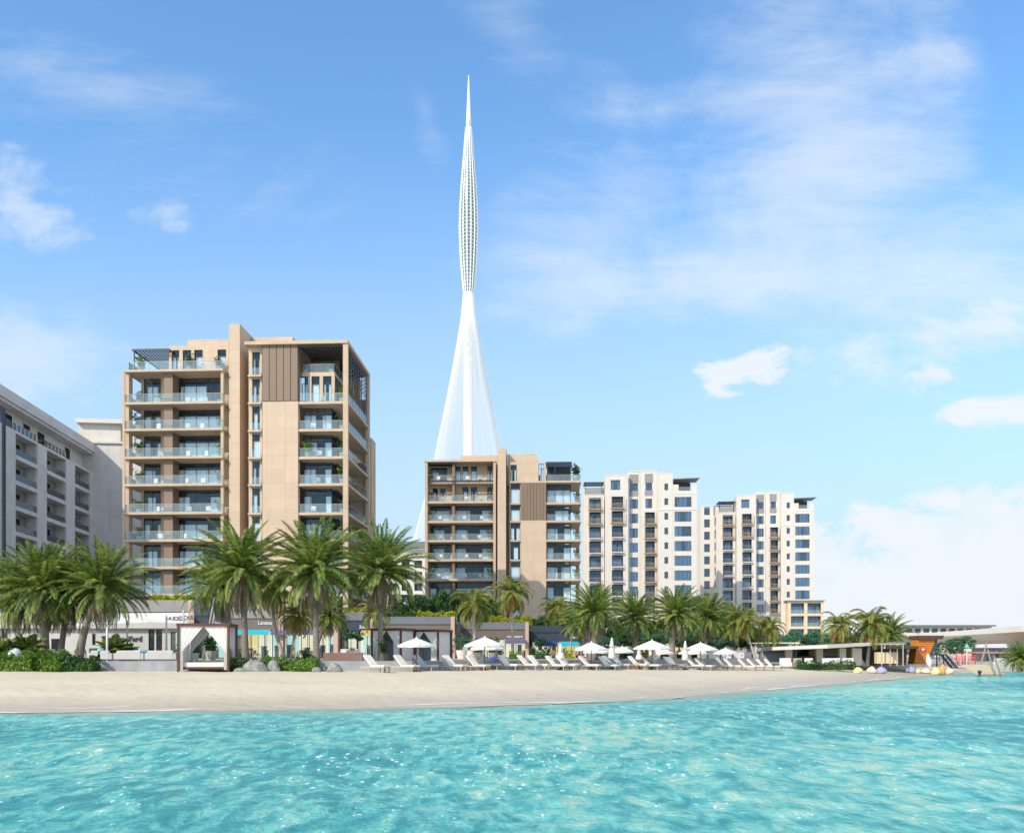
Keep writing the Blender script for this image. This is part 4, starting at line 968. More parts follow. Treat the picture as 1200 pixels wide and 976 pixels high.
# ------------------------------------------------------------------ the shaded grey hotel on the left edge
def grey_block():
    base = 1.8
    t = thing('hotel_building', (-70.2, 117, base), 'long grey hotel block with recessed balconies in shade at the left edge', 'building', None, math.atan2(32, -3.3))
    # local x runs into the distance along the facade, local +y points left (into the building)
    rnd = random.Random(4)
    ex = Vector((-3.3, 32)).normalized()
    def ux(px, off=0.0):     # where the sight line meets the facade plane
        k = (px - 600) / 1000; o = Vector((-70.2, 117)) + Vector((-ex.y, ex.x)) * off
        return (k * o.y - o.x) / (ex.x - k * ex.y)
    zc = 39.1 - base; zf = [33.9 - base - 3.64 * k for k in range(9)]
    x0, x1 = -30, ux(108)
    holes = []; bays = [(18.4, 44), (55, 77.5), (88, 105.5)]
    bb = [(ux(a), ux(b)) for a, b in bays] + [(ux(2), ux(7.5)), (-8.5, -3.2), (-20, -12)]
    for i, zt in enumerate(zf):
        for j, (a, b) in enumerate(bb):
            if zf[i] - 3.1 < 0: continue
            if j == 3: continue
            holes.append((a, b, zf[i] - 3.15, zf[i] - .1))
    holes.append((bb[3][0], bb[3][1], 6, zf[0] + 2.6))
    part('facade_wall', MB().wall(x0, x1, 0, zf[0] + .25, 0, .5, holes), M['grey'], t)
    for i in range(len(zf)):
        for j in (0, 1, 2, 4, 5):
            if zf[i] - 3.1 < 0: continue
            a, b = bb[j]; zz = zf[i] - 3.15
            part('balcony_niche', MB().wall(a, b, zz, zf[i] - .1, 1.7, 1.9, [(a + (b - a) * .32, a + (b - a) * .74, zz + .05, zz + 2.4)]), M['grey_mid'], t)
            window(t, a + (b - a) * .32, a + (b - a) * .74, zz + .05, zz + 2.4, 1.75, 3, rnd=rnd)
            part('balustrade', MB().box(a, .1, zz + .02, b, .14, zz + .95), M['rail'], t)
            if rnd.random() < .5 and j < 3 and i < 5:
                pass
    part('interior', MB().box(x0, 4.2, 0, x1, 4.4, zf[0]), M['core'], t)
    fl = MB()
    for i in range(len(zf)): fl.box(x0, .51, zf[i] - .09, x1, 4.1, zf[i] + .22)
    part('floor_slab', fl, M['grey'], t)
    for j in range(len(bb)):
        if j == 3: continue
        m = MB().box(bb[j][0] - .3, .55, 0, bb[j][0] - .02, 4.1, zf[0] - .1).box(bb[j][1] + .02, .55, 0, bb[j][1] + .3, 4.1, zf[0] - .1)
        part('party_wall', m, M['grey'], t)
    window(t, bb[3][0], bb[3][1], 6, zf[0] + 2.6, .1, 1, curtain=False, rnd=rnd)
    # top floor behind a glass balustrade, under a deep cornice
    th = [(bb[0][0], bb[0][0] + 2.5, zf[0] + .4, zf[0] + 2.9), (bb[0][1] - 1.0, bb[0][1] + 1.2, zf[0] + .4, zf[0] + 2.9), (bb[1][0] + .5, bb[1][0] + 3, zf[0] + .4, zf[0] + 2.9), (bb[2][0], bb[2][0] + 2, zf[0] + .4, zf[0] + 2.9)]
    part('upper_wall', MB().wall(x0, x1, zf[0] + .25, 37.6 - base, 1.6, 1.9, th), M['grey'], t)
    for hh in th: window(t, *hh, 1.65, 1, rnd=rnd, curtain=False)
    for a, b in bb[:2]: railing(t, [(a - .3, .2), (b + .3, .2)], zf[0] + .26)
    part('cornice', MB().box(x0, -.5, 37.6 - base, x1 + .5, 3, zc), M['grey'], t)
    part('cornice', MB().box(x0, -.2, 37.2 - base, x1 + .2, 1.6, 37.59 - base), M['grey'], t)
    part('roof', MB().box(x0, 3.01, zf[0], x1, 20, 37.8 - base), M['grey'], t)
    a = ux(72, 3)
    part('plant_room', MB().box(ux(50, 3.2), 3.2, 37.81 - base, ux(62, 3.2), 9, zat(475, 132) - base), M['brown'], t)
    part('plant_room', MB().box(ux(62, 3.2) + .01, 3.6, 37.81 - base, ux(86, 3.2), 9, zat(482, 138) - base), M['slate'], t)
    # cross wing facing the beach
    wt = 39.2 - base; y1 = -9.5
    wd = x1 + .02
    m = MB().box(wd, y1, 0, wd + 12, 3, wt); part('cross_wing', m, M['grey'], t)
    part('cornice', MB().box(wd - .35, y1 - .4, wt + .001, wd + 12, 3, wt + .35), M['white'], t)
    m = MB().box(wd - .2, y1 - .3, wt + 3.6, wd + 11, 2.8, wt + 4.3)
    part('roof_frame', m, M['white'], t)
    m = MB().box(wd - .1, y1 - .1, wt + .36, wd + .7, y1 + .8, wt + 3.59).box(wd - .1, y1 + 2.4, wt + .36, wd + .7, y1 + 3.2, wt + 3.59).box(wd + .8, y1 + 5, wt + .36, wd + 9, 2.6, wt + 3.59).box(wd + 8, y1 - .1, wt + .36, wd + 8.8, y1 + .8, wt + 3.59)
    part('roof_pillar', m, M['white'], t)
    part('wall_strip', MB().box(wd + 2, y1 - .06, 0, wd + 3.4, y1 - .01, wt - 4), M['brown'], t)
grey_block()

# low grey building glimpsed between the two beige blocks
t = thing('distant_building', at(478, 270, z=1.2), 'low grey building glimpsed in the gap between the two beige blocks', 'building')
m = MB().wall(-12, 12, 0, 34, 0, .5, [(-10 + i * 4, -7.5 + i * 4, 3 + 3.6 * k, 5.4 + 3.6 * k) for i in range(5) for k in range(8)])
part('wall', m, M['grey'], t); part('interior', MB().box(-11.5, 1, 0, 11.5, 10, 33), M['core'], t)
part('roof', MB().add([(-13, -1, 34), (13, -1, 34), (13, 11, 37), (-13, 11, 37), (-13, -1, 34.6), (13, -1, 34.6), (13, 11, 38), (-13, 11, 38)], [(0,3,2,1),(4,5,6,7),(0,1,5,4),(1,2,6,5),(2,3,7,6),(3,0,4,7)]), M['slate'], t)

# ------------------------------------------------------------------ the white spire
def spire():
    D = 1200; cx = (549.2 - 600) / 1000 * D; k = D / 1000
    t = thing('observation_tower', (cx, D, 1), 'giant white needle tower with flaring cable net, tallest thing in the scene', 'tower')
    zz = lambda py: HC + (HOR - py) * k - 1
    prof = [(345, 5.6), (330, 7.2), (310, 9), (290, 10.2), (268, 10.8), (245, 10.3), (215, 8.4), (185, 6), (165, 4.4), (150, 3.2)]
    inner = [(r * k * .86, zz(p)) for p, r in prof]
    part('glass_body', MB().lathe(inner, 28), M['towerglass'], t, True)
    m = MB(); n = 14
    for i in range(n):
        th = 2 * math.pi * i / n + .1
        pts = [(r * k * math.cos(th), r * k * math.sin(th), zz(p)) for p, r in prof]
        m.path(pts, [.75 * k] * len(pts), 4)
    part('vertical_ribs', m, M['steel'], t)
    m = MB(); z0, z1 = zz(340), zz(158)
    for i in range(44):
        z = z0 + (z1 - z0) * i / 43; py = HOR - (z + 1 - HC) / k
        rr = np.interp(-py, [-p for p, r in prof], [r for p, r in prof]) * k * .93
        m.lathe([(rr, z), (rr * 1.02, z + .3 * k), (rr, z + .6 * k)], 24)
    part('floor_rings', m, M['steel'], t)
    part('needle', MB().lathe([(3.2 * k, zz(150)), (2.6 * k, zz(135)), (1.5 * k, zz(110)), (.5 * k, zz(90)), (.1 * k, zz(88))], 12), M['steel'], t, True)
    part('shaft', MB().lathe([(6.0 * k, 0), (6.0 * k, zz(420)), (6.3 * k, zz(380)), (6.2 * k, zz(344))], 20), M['steel'], t)
    # cable net: curved strands from the waist to a wide ring on the ground
    m = MB(); n = 150
    curve = [(346, 6.6), (360, 7.8), (374, 9.4), (390, 12.0), (408, 15), (430, 18.9), (453, 23.2), (475, 27.6), (498, 32.3), (534, 39.5), (580, 50), (630, 64), (690, 84), (764, 112)]
    for i in range(n):
        th = 2 * math.pi * i / n
        pts = [(r * k * math.cos(th), r * k * math.sin(th), zz(p)) for p, r in curve]
        m.path(pts, [.23 * k] * len(pts), 3)
    part('cable_net', m, M['steel'], t)
spire()
# ------------------------------------------------------------------ shops along the promenade
def lettering(txt, x, y, z, hgt, mat, parent, bold=.0, spacing=1.0, rot=0.0):
    c = bpy.data.curves.new('t', 'FONT'); c.body = txt; c.size = hgt * 1.4; c.extrude = .03; c.offset = bold; c.space_character = spacing
    o = bpy.data.objects.new('t', c); COL.objects.link(o); dg = bpy.context.evaluated_depsgraph_get()
    me = bpy.data.meshes.new_from_object(o.evaluated_get(dg)); bpy.data.objects.remove(o); me.materials.clear(); me.materials.append(M[mat])
    s = bpy.data.objects.new('lettering', me); COL.objects.link(s); s.parent = parent; s.location = (x, y, z); s.rotation_euler = (R(90), rot, 0); return s
def shop(pxL, pxR, d, ytop, ymid, yfas, mats, label, sign=None, awn=(), piers=(), interior=('shop_in',), glass=True, yfloor=771):
    B = Site('shop', pxL, d, pxR, d, PZ, label, 'shop'); r = B.root; x, z = B.x, B.z
    rnd = random.Random(int(pxL))
    zt, zm, zf = z(ytop, pxL), z(ymid, pxL), z(yfas, pxL)
    par, fas = mats; x0, x1 = x(pxL), x(pxR)
    part('parapet', MB().box(x0, -.1, zm + .02, x1, .5, zt), M[par], r)
    part('shadow_gap', MB().box(x0, .05, zm - .06, x1, .5, zm + .02), M['dark'], r)
    part('fascia', MB().box(x0, 0, zf, x1, .5, zm - .061), M[fas], r)
    part('roof', MB().box(x0, .501, zt - .7, x1, 14, zt - .5), M['slate'], r)
    part('side_wall', MB().box(x0, .501, 0, x0 + .25, 14, zt - .71), M[fas], r); part('side_wall', MB().box(x1 - .25, .501, 0, x1, 14, zt - .71), M[fas], r)
    if glass:
        n = len(interior)
        for i, mt in enumerate(interior):
            a, b = x0 + .3 + (x1 - x0 - .6) * i / n, x0 + .3 + (x1 - x0 - .6) * (i + 1) / n
            part('shop_interior', MB().box(a, 3.4, .05, b - .05, 3.6, zf - .02), M[mt], r)
            window(r, a, b - .1, .03, zf - .03, .9, max(2, int((b - a) / 1.4)), transom=False, curtain=False, rnd=rnd, glass='rail')
            # display furniture silhouettes inside
            for q in range(2):
                xx = rnd.uniform(a + .4, b - .6); f = MB(); hh = rnd.uniform(.8, 1.6)
                f.box(xx, 2.2, .05, xx + .5, 2.7, hh); f.box(xx - .1, 2.1, hh, xx + .6, 2.8, hh + .06)
                part('display_stand', f, M['grey_mid'], r)
    for a, b, mt in awn:
        xa, xb = x(a), x(b); za = zf + .05
        part('awning', MB().add([(xa, -.02, za), (xb, -.02, za), (xb, -1.0, za - .28), (xa, -1.0, za - .28), (xa, -1.0, za - .62), (xb, -1.0, za - .62), (xa, -.02, za - .05), (xb, -.02, za - .05), (xa, -.97, za - .33), (xb, -.97, za - .33)],
             [(0, 3, 2, 1), (3, 4, 5, 2), (6, 7, 9, 8), (0, 6, 8, 3), (1, 2, 9, 7)]), M[mt], r)
    for a, b, yt in piers:
        part('stone_pier', MB().box(x(a), -.35, 0, x(b), .8, z(yt, a)), M['pink'], r)
    if sign:
        txt, px, py, hpx, mat = sign; lettering(txt, x(px), -.05, z(py, px), hpx * d / 1000, mat, r, .01)
    return B
shop(-120, 228, 97, 703, 717, 736, ('grey_mid', 'dimmed_white'), 'white beach restaurant with grey parapet behind the left palms', None, glass=False)
B = Site('shop', 0, 0.1, 1, 0.1, 0, 'x') if False else None
# the white restaurant's own front
def restaurant_front():
    r = [o for o in bpy.data.objects if o.parent is None and str(o.get('label', '')).startswith('white beach restaurant')][0]
    X0 = (-120 - 600) / 1000 * 97
    x = lambda p, y=0: (p - 600) / 1000 * (97 + y) - X0
    z = lambda py, y=0: HC + (HOR - py) / 1000 * (97 + y) - PZ
    holes = [(x(174, .6), x(181, .6), .02, z(737)), (x(183, .6), x(190, .6), .02, z(737)), (x(2, .6), x(9, .6), 1, z(733)), (x(20, .6), x(23, .6), 1, z(733)), (x(108, .6), x(112, .6), 1.5, z(742)), (x(60, .6), x(76, .6), .8, z(748)), (x(200, .6), x(218, .6), .02, z(740))]
    part('wall', MB().wall(x(-118, .6), x(226, .6), 0, z(736), .6, .9, holes), M['dimmed_white'], r)
    for hh in holes: window(r, *hh, .68, 1, transom=False, curtain=False, glass='rail' if hh[0] > x(195, .6) else 'glass')
    part('interior', MB().box(x(-110), 2.2, 0, x(196), 2.4, 4), M['core'], r)
    part('interior', MB().box(x(197), 2.2, 0, x(226), 2.4, 4), M['shop_mint'], r)
    part('stone_pier', MB().box(x(222), -.3, 0, x(228.5), .55, z(703)), M['pink'], r)
    lettering('Jasmine Yard', x(117), .5, z(751), .62, 'navy', r, .02)
    # stretched white canopy sails with dark lettering
    sv = part('canopy_sail', MB().add([(x(150), -5, z(719, -5)), (x(228), -1, z(718)), (x(240), -5.5, z(731, -5)), (x(205), -7, z(729, -6)), (x(145), -6, z(731, -6)), (x(100), -3, z(722, -3)), (x(98), -6, z(735, -6))],
        [(0, 3, 2, 1), (0, 4, 3), (5, 6, 4, 0)]), M['cloth'], r)
    lettering('NUDESOUL', x(196, -4.4), -4.7, z(727.5, -4.7), .42, 'navy', r, .015, rot=R(-4))
    part('counter', MB().box(x(112), -1.5, 0, x(166), -.9, 1.15), M['navy'], r)
restaurant_front()
shop(228.6, 271, 96, 708, 722, 738, ('navy', 'navy'), 'narrow dark navy shop between the white restaurant and the taupe shop', ('alpha', 250, 732, 4.2, 'white2'), interior=('shop_mint',))
shop(271.2, 397, 95, 713.5, 724.5, 738, ('grey_mid', 'taupe'), 'taupe shop with turquoise and purple awnings under the tall block', ('Lansout', 302.5, 731.5, 4.2, 'white2'),
     ((275, 289, 'teal'), (290, 318, 'teal'), (320, 352, 'purple'), (353, 381, 'purple')), ((327.5, 332.5, 712), (391.5, 396.5, 712)), ('shop_yel', 'shop_in', 'shop_mint', 'shop_mint', 'shop_in', 'shop_in', 'shop_mint'))
lettering('T', 0, 0, 0, .01, 'white2', None) if False else None
shop(397.2, 442, 95.6, 717, 727, 739, ('slate', 'navy'), 'small navy shop with yellow awning behind the round clipped tree', ('Zoco', 421, 736, 3.4, 'white2'), ((424, 436, 'yellow_aw'),), ((434.5, 440.5, 715),), ('shop_in', 'shop_mint'))
shop(442.5, 536, 96, 722.5, 731.5, 743, ('slate', 'taupe'), 'taupe shop with two turquoise awnings and white capital letters', ('CONFRETTO', 502, 741, 3.2, 'white2'), ((463, 500, 'teal'), (503.5, 524, 'teal')), ((528.5, 533, 722.3),), ('shop_in', 'shop_mint', 'shop_in'))
shop(537, 621, 103, 729, 737.5, 748.5, ('slate', 'taupe'), 'taupe shop with a wide purple awning left of the long navy shop', ('mediaclare', 594, 747, 3.0, 'white2'), ((551, 567, 'blue'), (592, 616, 'purple')), ((615.5, 619.5, 728.8),), ('shop_mint', 'shop_in', 'shop_in'))
shop(622, 706, 110, 733, 741, 752, ('navy', 'navy'), 'long navy shop with blue and turquoise awnings', ('haloum', 670, 748, 3.2, 'white2'), ((632, 653, 'blue'), (655, 678, 'teal'), (680, 700, 'purple')), (), ('shop_in', 'shop_yel', 'shop_yel', 'shop_in'))
# podium masses carrying the towers
t = thing('podium_building', (at(300, 111)[0], 116, PZ), 'dark set back podium floors beneath the tall beige block', 'building')
part('wall', MB().wall(-27, 13.5, 0, 4.85, -1.2, -.8, [(-26 + 3.2 * i, -23.2 + 3.2 * i, .2, 4.2) for i in range(12)]), M['grey_mid'], t)
part('interior', MB().box(-26, 1, 0, 13, 1.2, 4.8), M['core'], t); part('roof', MB().box(-27, -1.19, 4.86, 13.4, 12, 4.895), M['grey_mid'], t)

# ------------------------------------------------------------------ hedges and shrubs
def leafy_box(L, D, H, n, size, mat, rng, lumps=7):
    m = MB()
    for _ in range(n):
        u, v = rng.random(), rng.random()
        k = .82 + .28 * math.sin(u * lumps * 2.1 + 1) * math.sin(u * lumps + v * 3)
        f = rng.random()
        if f < .45: p = Vector((u * L - L / 2, -D / 2 * rng.uniform(.85, 1.08), v * H * k)); nn = Vector((0, -1, .4))
        elif f < .85: p = Vector((u * L - L / 2, (v - .5) * D, H * k * rng.uniform(.85, 1.08))); nn = Vector((0, 0, 1))
        else: p = Vector(((-1 if u < .5 else 1) * L / 2 * rng.uniform(.9, 1.05), (v - .5) * D, H * rng.random() * .9)); nn = Vector((1 if u > .5 else -1, 0, .3))
        leaf(m, p, size * rng.uniform(.6, 1.4), rng, nn)
    m.box(-L / 2 * .93, -D / 2 * .8, 0, L / 2 * .93, D / 2 * .8, H * .62)
    return m
def hedge(px0, px1, d, zb, H, D, mat, label, cat='hedge', size=.22, dens=190, group=None, seed=1):
    x0, x1 = (px0 - 600) / 1000 * d, (px1 - 600) / 1000 * d; L = x1 - x0; rng = random.Random(seed + int(px0))
    n = min(int(L * (H + D) * dens), 9000)
    o = part(cat.replace(' ', '_'), leafy_box(L, D, H, n, size, mat, rng), M[mat]); o.location = ((x0 + x1) / 2, d, zb); return tag(o, label, cat, group)
G = 'planting along the beach edge'
hedge(-40, 42, 57, 1.2, 1.25, 1.4, 'leaf_b', 'bright green leafy hedge at the far left edge of the sand', size=.25, group=G, seed=2)
hedge(30, 80, 57.3, 1.2, 1.35, 1.4, 'leaf_b', 'bright green leafy hedge at the foot of the left palm cluster', size=.25, group=G, seed=3)
hedge(76, 113, 57.0, 1.2, 1.0, 1.5, 'leaf', 'dark green low shrub at the right end of the left hedge', 'shrub', size=.25, group=G, seed=4)
hedge(272, 315, 57.6, 1.25, .85, 1.3, 'leaf', 'dark low shrub around the boulders beside the big cabana', 'shrub', size=.2, group=G, seed=5)
hedge(312, 372, 57.4, 1.25, .95, 1.4, 'leaf_b', 'bright low shrub between the boulders and under two palms', 'shrub', size=.2, group=G, seed=6)
hedge(270, 283, 84, PZ, 1.0, 1.0, 'leaf', 'box shaped dark bush before the yellow lit shop window', 'clipped bush', size=.14, seed=7)
hedge(355, 370, 80, PZ, .9, 1.0, 'leaf', 'box shaped dark bush before the pale shop window', 'clipped bush', size=.14, seed=8)
hedge(180, 224, 98.5, 8.2, .9, 1.6, 'leaf_yel', 'yellow green planting on the white restaurant parapet', 'roof planting', size=.3, seed=9)
hedge(405, 424, 98.5, 6.6, 1.0, 1.4, 'leaf_yel', 'yellow green planting on the small navy shop roof', 'roof planting', size=.3, seed=10)
hedge(490, 533, 99, 6.3, .95, 1.6, 'leaf_yel', 'yellow green planting on the taupe shop roof by the droopy palm', 'roof planting', size=.3, seed=11)
hedge(444, 488, 99.5, 6.3, 1.0, 2, 'leaf', 'dark green planting on the left half of the taupe shop roof', 'roof planting', size=.3, seed=12)
hedge(574, 622, 106, 6.0, 1.0, 1.6, 'leaf_yel', 'yellow green planting on the roof of the purple awning shop', 'roof planting', size=.3, seed=13)
hedge(622, 700, 113, 5.7, 1.1, 1.6, 'leaf', 'dark green planting along the long navy shop roof', 'roof planting', size=.3, seed=14)
hedge(934, 1000, 91, .72, .95, 1.2, 'leaf', 'long low dark hedge in front of the open pavilion', size=.2, dens=120, seed=15)

def boulder(px, d, w, hgt, label, seed):
    rng = random.Random(seed); m = MB(); n = 14; prof = [(.0001, -.2), (.95, -.15), (1, .2), (.86, .6), (.5, .92), (.0001, 1.0)]
    ph = [rng.uniform(0, 6.28) for _ in range(4)]
    m.lathe([(r * w / 2, z * hgt) for r, z in prof], n, mod=lambda t, k: 1 + .17 * math.sin(2 * t + ph[0] + k) + .10 * math.sin(3 * t + ph[1] + 1.7 * k) + .07 * math.sin(7 * t + ph[2] + 2.5 * k))
    o = part('boulder', m, M['rock'], None, True); x, y, _ = at(px, d); o.location = (x, y, gz(x, y) - .02); o.scale = (1, .7, 1); tag(o, label, 'boulder', 'boulders at the beach edge')
boulder(299, 56.4, 1.75, .82, 'largest grey boulder, half round, right of the big cabana', 1)
boulder(320.5, 56.4, .8, .78, 'small upright grey boulder next to the largest one', 2)
boulder(392, 56.2, 1.1, .62, 'pale boulder left of the brown planter wall', 3)
boulder(281, 56.0, .9, .28, 'flat blue grey boulder at the foot of the big cabana', 4)
boulder(371, 56.4, .6, .35, 'small low boulder at the right end of the bright shrub', 5)

# ------------------------------------------------------------------ palms
def make_frond(m, base, az, el, L, rng, droop, w=.62, nl=44, sag=0.0, stem=None):
    # arching rachis with two ranks of narrow leaflets
    p = Vector(base); pts = []; d_el = el; seg = 12; st = L / seg
    a2 = az + rng.uniform(-.12, .12)
    for i in range(seg + 1):
        pts.append(p.copy())
        p = p + Vector((math.cos(a2) * math.cos(d_el), math.sin(a2) * math.cos(d_el), math.sin(d_el))) * st
        d_el -= droop / seg * (.5 + 1.4 * i / seg)
    side = Vector((-math.sin(a2), math.cos(a2), 0)); roll = rng.uniform(-.5, .5)
    for i in range(nl):
        t = .06 + .94 * i / (nl - 1); k = t * seg; j = min(int(k), seg - 1); q = pts[j].lerp(pts[j + 1], k - j)
        tan = (pts[j + 1] - pts[j]).normalized(); nn = side.cross(tan)
        ln = w * (math.sin(math.pi * min(1, t * .85 + .12)) ** .6) * rng.uniform(.8, 1.1)
        for sgn in (-1, 1):
            dd = (side * sgn * math.cos(roll * sgn) + tan * (.55 + .7 * t) - nn * (-.28 + sag) * 1 + Vector((0, 0, -.12 - sag)) + nn * roll * sgn * .4)
            dd.normalize(); wv = tan * .052 + nn * .008
            tip = q + dd * ln + Vector((0, 0, -.10 * ln))
            mid = q + dd * ln * .5
            m.add([q - wv * .5, mid - wv, tip, mid + wv], [(0, 1, 2, 3)])
    for i in range(seg):
        m.tube(pts[i], pts[i + 1], .028 * (1 - i / seg * .8), .028 * (1 - (i + 1) / seg * .8), 3, False)
def palm_meshes(seed, nf=54, L=3.9, dry=26, kind='date'):
    rng = random.Random(seed); m = MB(); dm = MB()
    for i in range(nf):
        f = i / nf; az = i * 2.39996 + rng.uniform(-.2, .2)
        if kind == 'date': el = 1.5 - 1.85 * f ** .85 + rng.uniform(-.1, .1); dr = .62 + .75 * f; LL = L * (.85 + .2 * math.sin(f * 3)) * rng.uniform(.9, 1.08)
        else: el = 1.25 - 2.0 * f + rng.uniform(-.15, .15); dr = 2.1 - .6 * f; LL = L * rng.uniform(.8, 1.05)
        make_frond(m, (math.cos(az) * .16, math.sin(az) * .16, .3 - .5 * f), az, el, LL, rng, dr, w=.62 if kind == 'date' else .8, nl=44 if kind == 'date' else 36, sag=.0 if kind == 'date' else .55)
    for i in range(dry):
        az = i * 2.39996 + 1; make_frond(dm, (math.cos(az) * .15, math.sin(az) * .15, -.25 - .5 * i / max(1, dry)), az, -.75 - .5 * rng.random(), L * rng.uniform(.5, .72), rng, .85, w=.42, nl=24, sag=.5)
    return m.mesh('crown', M['frond']), (dm.mesh('dry_fronds', M['dry']) if dry else None)
PALM = [palm_meshes(s, 74, 4.25, 28) for s in (1, 2, 3)]
PALM_C = [palm_meshes(s, 26, 3.0, 5, 'coco') for s in (11, 12)]
for me in (PALM_C[0][0], PALM_C[1][0]): me.materials.clear(); me.materials.append(M['frond_y'])
PALM_O = palm_meshes(21, 30, 3.0, 22, 'coco'); PALM_O[0].materials.clear(); PALM_O[0].materials.append(M['frond_y']); PALM_O[1].materials.clear(); PALM_O[1].materials.append(M['dry_o'])
PALM_S = palm_meshes(31, 30, 1.5, 0, 'date')
def palm(px, py, d, zb, label, s=1.0, base_px=None, var=0, kind='date', rz=0.0, tr=.21, group='palms', bend=0.0, pale=False, dy=0.0):
    cx, cy, cz = at(px, d, py); bx_, by_, _ = at(base_px if base_px is not None else px, d); by_ += dy
    t = thing('palm_tree', (bx_, by_, zb), label, 'palm tree', group)
    me = {'date': PALM, 'coco': PALM_C, 'dry': [PALM_O], 'small': [PALM_S]}[kind]; me = me[var % len(me)]
    top = Vector((cx - bx_, cy - by_, cz - zb)); pts = []; rs = []; n = 14
    for i in range(n + 1):
        f = i / n; p = top * f; p.z = top.z * f; hx = math.sin(f * math.pi) * bend
        p.x += hx - (1 - f) * 0 ; pts.append((p.x, p.y, p.z - (.1 if i == 0 else 0)))
        rs.append(tr * s * (1.25 - .35 * f + (.25 * (1 - f) ** 6) + .035 * (i % 2)) if f < .93 else tr * s * 1.15)
    part('trunk', MB().path(pts, rs, 10), M['trunk_lt' if pale else 'trunk'], t, True)
    c = part('crown', me[0], None, t); c.location = top; c.scale = (s, s, s); c.rotation_euler = (0, 0, rz)
    if me[1] is not None: q = part('dry_fronds', me[1], None, t); q.location = top; q.scale = (s, s, s); q.rotation_euler = (0, 0, rz)
    return t
palm(52, 690, 65, PZ, 'thick date palm with a double trunk look, left of the leaning palm', 1.02, 52, 0, rz=.3, tr=.27)
palm(80, 697, 67, PZ, 'dark trunked date palm between the thick palm and the leaning palm', .93, 70, 1, rz=1.9, tr=.2)
palm(20, 700, 66, PZ, 'slim pale trunked palm nearest the left edge of the beach row', .9, 37, 2, rz=4.0, tr=.1, pale=True, bend=-.5)
palm(120, 688, 65, PZ, 'date palm whose grey trunk leans right above the left hedge', .98, 92, 2, rz=2.2, tr=.24, bend=-.3)
palm(284, 668, 62, PZ, 'tall date palm just right of the big cabana', 1.0, 288, 1, rz=.9, tr=.2)
palm(259, 690, 74, PZ, 'date palm standing directly behind the big cabana', .9, 276, 0, rz=5.0, tr=.25)
palm(322, 686, 66, PZ, 'droopy pale green palm with thin pale trunk, between two date palms', .95, 335, 1, 'coco', rz=.5, tr=.13, pale=True, bend=-.5)
palm(348, 722, 66, PZ, 'small half dry palm with a very thin leaning trunk in front of the shops', .62, 340, 0, 'dry', rz=1.5, tr=.1, pale=True)
palm(369, 668, 62, PZ, 'date palm with a straight dark trunk, second big palm right of the cabana', 1.0, 371, 2, rz=3.3, tr=.19)
palm(383, 722, 76, PZ, 'small palm right behind the straight dark trunk', .62, 366, 0, rz=3.3, tr=.25)
palm(446, 668, 66, PZ, 'tall date palm behind the pair of closed cabanas', 1.0, 446, 0, rz=4.4, tr=.17)
palm(440, 718, 84, PZ, 'short yellowish palm hidden behind the tall palm by the cabanas', .75, 439, 1, 'coco', rz=2.4, tr=.2, pale=True)
palm(556, 706, 88, PZ, 'drooping palm in front of the green trees beside the taupe shop', 1.0, 556, 0, 'coco', rz=.2, tr=.15, pale=True)
palm(600, 694, 92, PZ, 'sparse yellow brown palm in front of the block by the spire', .95, 601, 0, 'dry', rz=2.0, tr=.14, pale=True)
palm(652, 712, 95, PZ, 'thin palm with a trunk leaning left before the long navy shop', .8, 668, 1, 'coco', rz=1.0, tr=.11, pale=True, bend=.7)
palm(697, 718, 86, PZ, 'stocky palm with a thick dry skirt, first of the middle palm row', 0.86, 694, 2, rz=.2, tr=.42)
palm(681, 730, 92, PZ, 'dark palm leaning behind the stocky palm with the dry skirt', 0.70, 681, 1, rz=3.3, tr=.2)
palm(744, 724, 90, PZ, 'date palm with dark trunk, second of the middle palm row', 0.79, 744, 0, rz=1.3, tr=.3)
palm(793, 721, 90, PZ, 'big date palm with black looking trunk, centre of the middle palm row', 0.86, 788, 1, rz=2.7, tr=.3, bend=-.2)
palm(829, 724, 98, PZ, 'date palm right of the black trunked palm', 0.84, 826, 2, rz=4.4, tr=.22)
palm(858, 734, 108, PZ, 'dusty date palm half hidden behind the leaning pale palm', 0.84, 862, 0, rz=.8, tr=.2)
palm(871, 726, 96, 1.5, 'pale palm with a long thin trunk leaning left', .85, 886, 0, 'dry', rz=.3, tr=.13, pale=True)
palm(900, 735, 98, 1.4, 'pale palm crossing the other leaning palm at the end of the loungers', .85, 889, 1, 'coco', rz=1.8, tr=.13, pale=True)
palm(984, 733, 100, PZB, 'left tall yellowish palm beside the pavilion', .95, 1013, 0, 'dry', rz=.8, tr=.14, pale=True)
palm(1021, 731, 100, PZB, 'right tall palm with orange dry fronds beside the pavilion', 1.12, 1016, 0, 'dry', rz=2.6, tr=.15, pale=True)
palm(1040, 746, 125, PZB, 'small green palm behind the dark roofed kiosk', .95, 1040, 1, rz=2.6)
palm(1196, 771, 110, 1.0, 'small dark palm at the right edge by the white fence', .62, 1196, 1, rz=1.1, tr=.2)
def sago(px, d, s, label, seed):
    t = palm(px, 765 - (PZ + .8 * s - HC) / d * 1000, d, PZ, label, s, px, 0, 'small', rz=seed, tr=.2, group='small feathery palms on the terrace'); t.name = 'sago_palm'
sago(33, 62.5, .9, 'small feathery palm behind the left hedge', 1); sago(6, 61, .75, 'small feathery palm at the far left edge', 2)
sago(132, 64, .85, 'small feathery palm among the terrace chairs', 3); sago(144, 65.5, .7, 'low feathery palm left of the white sofas', 4)

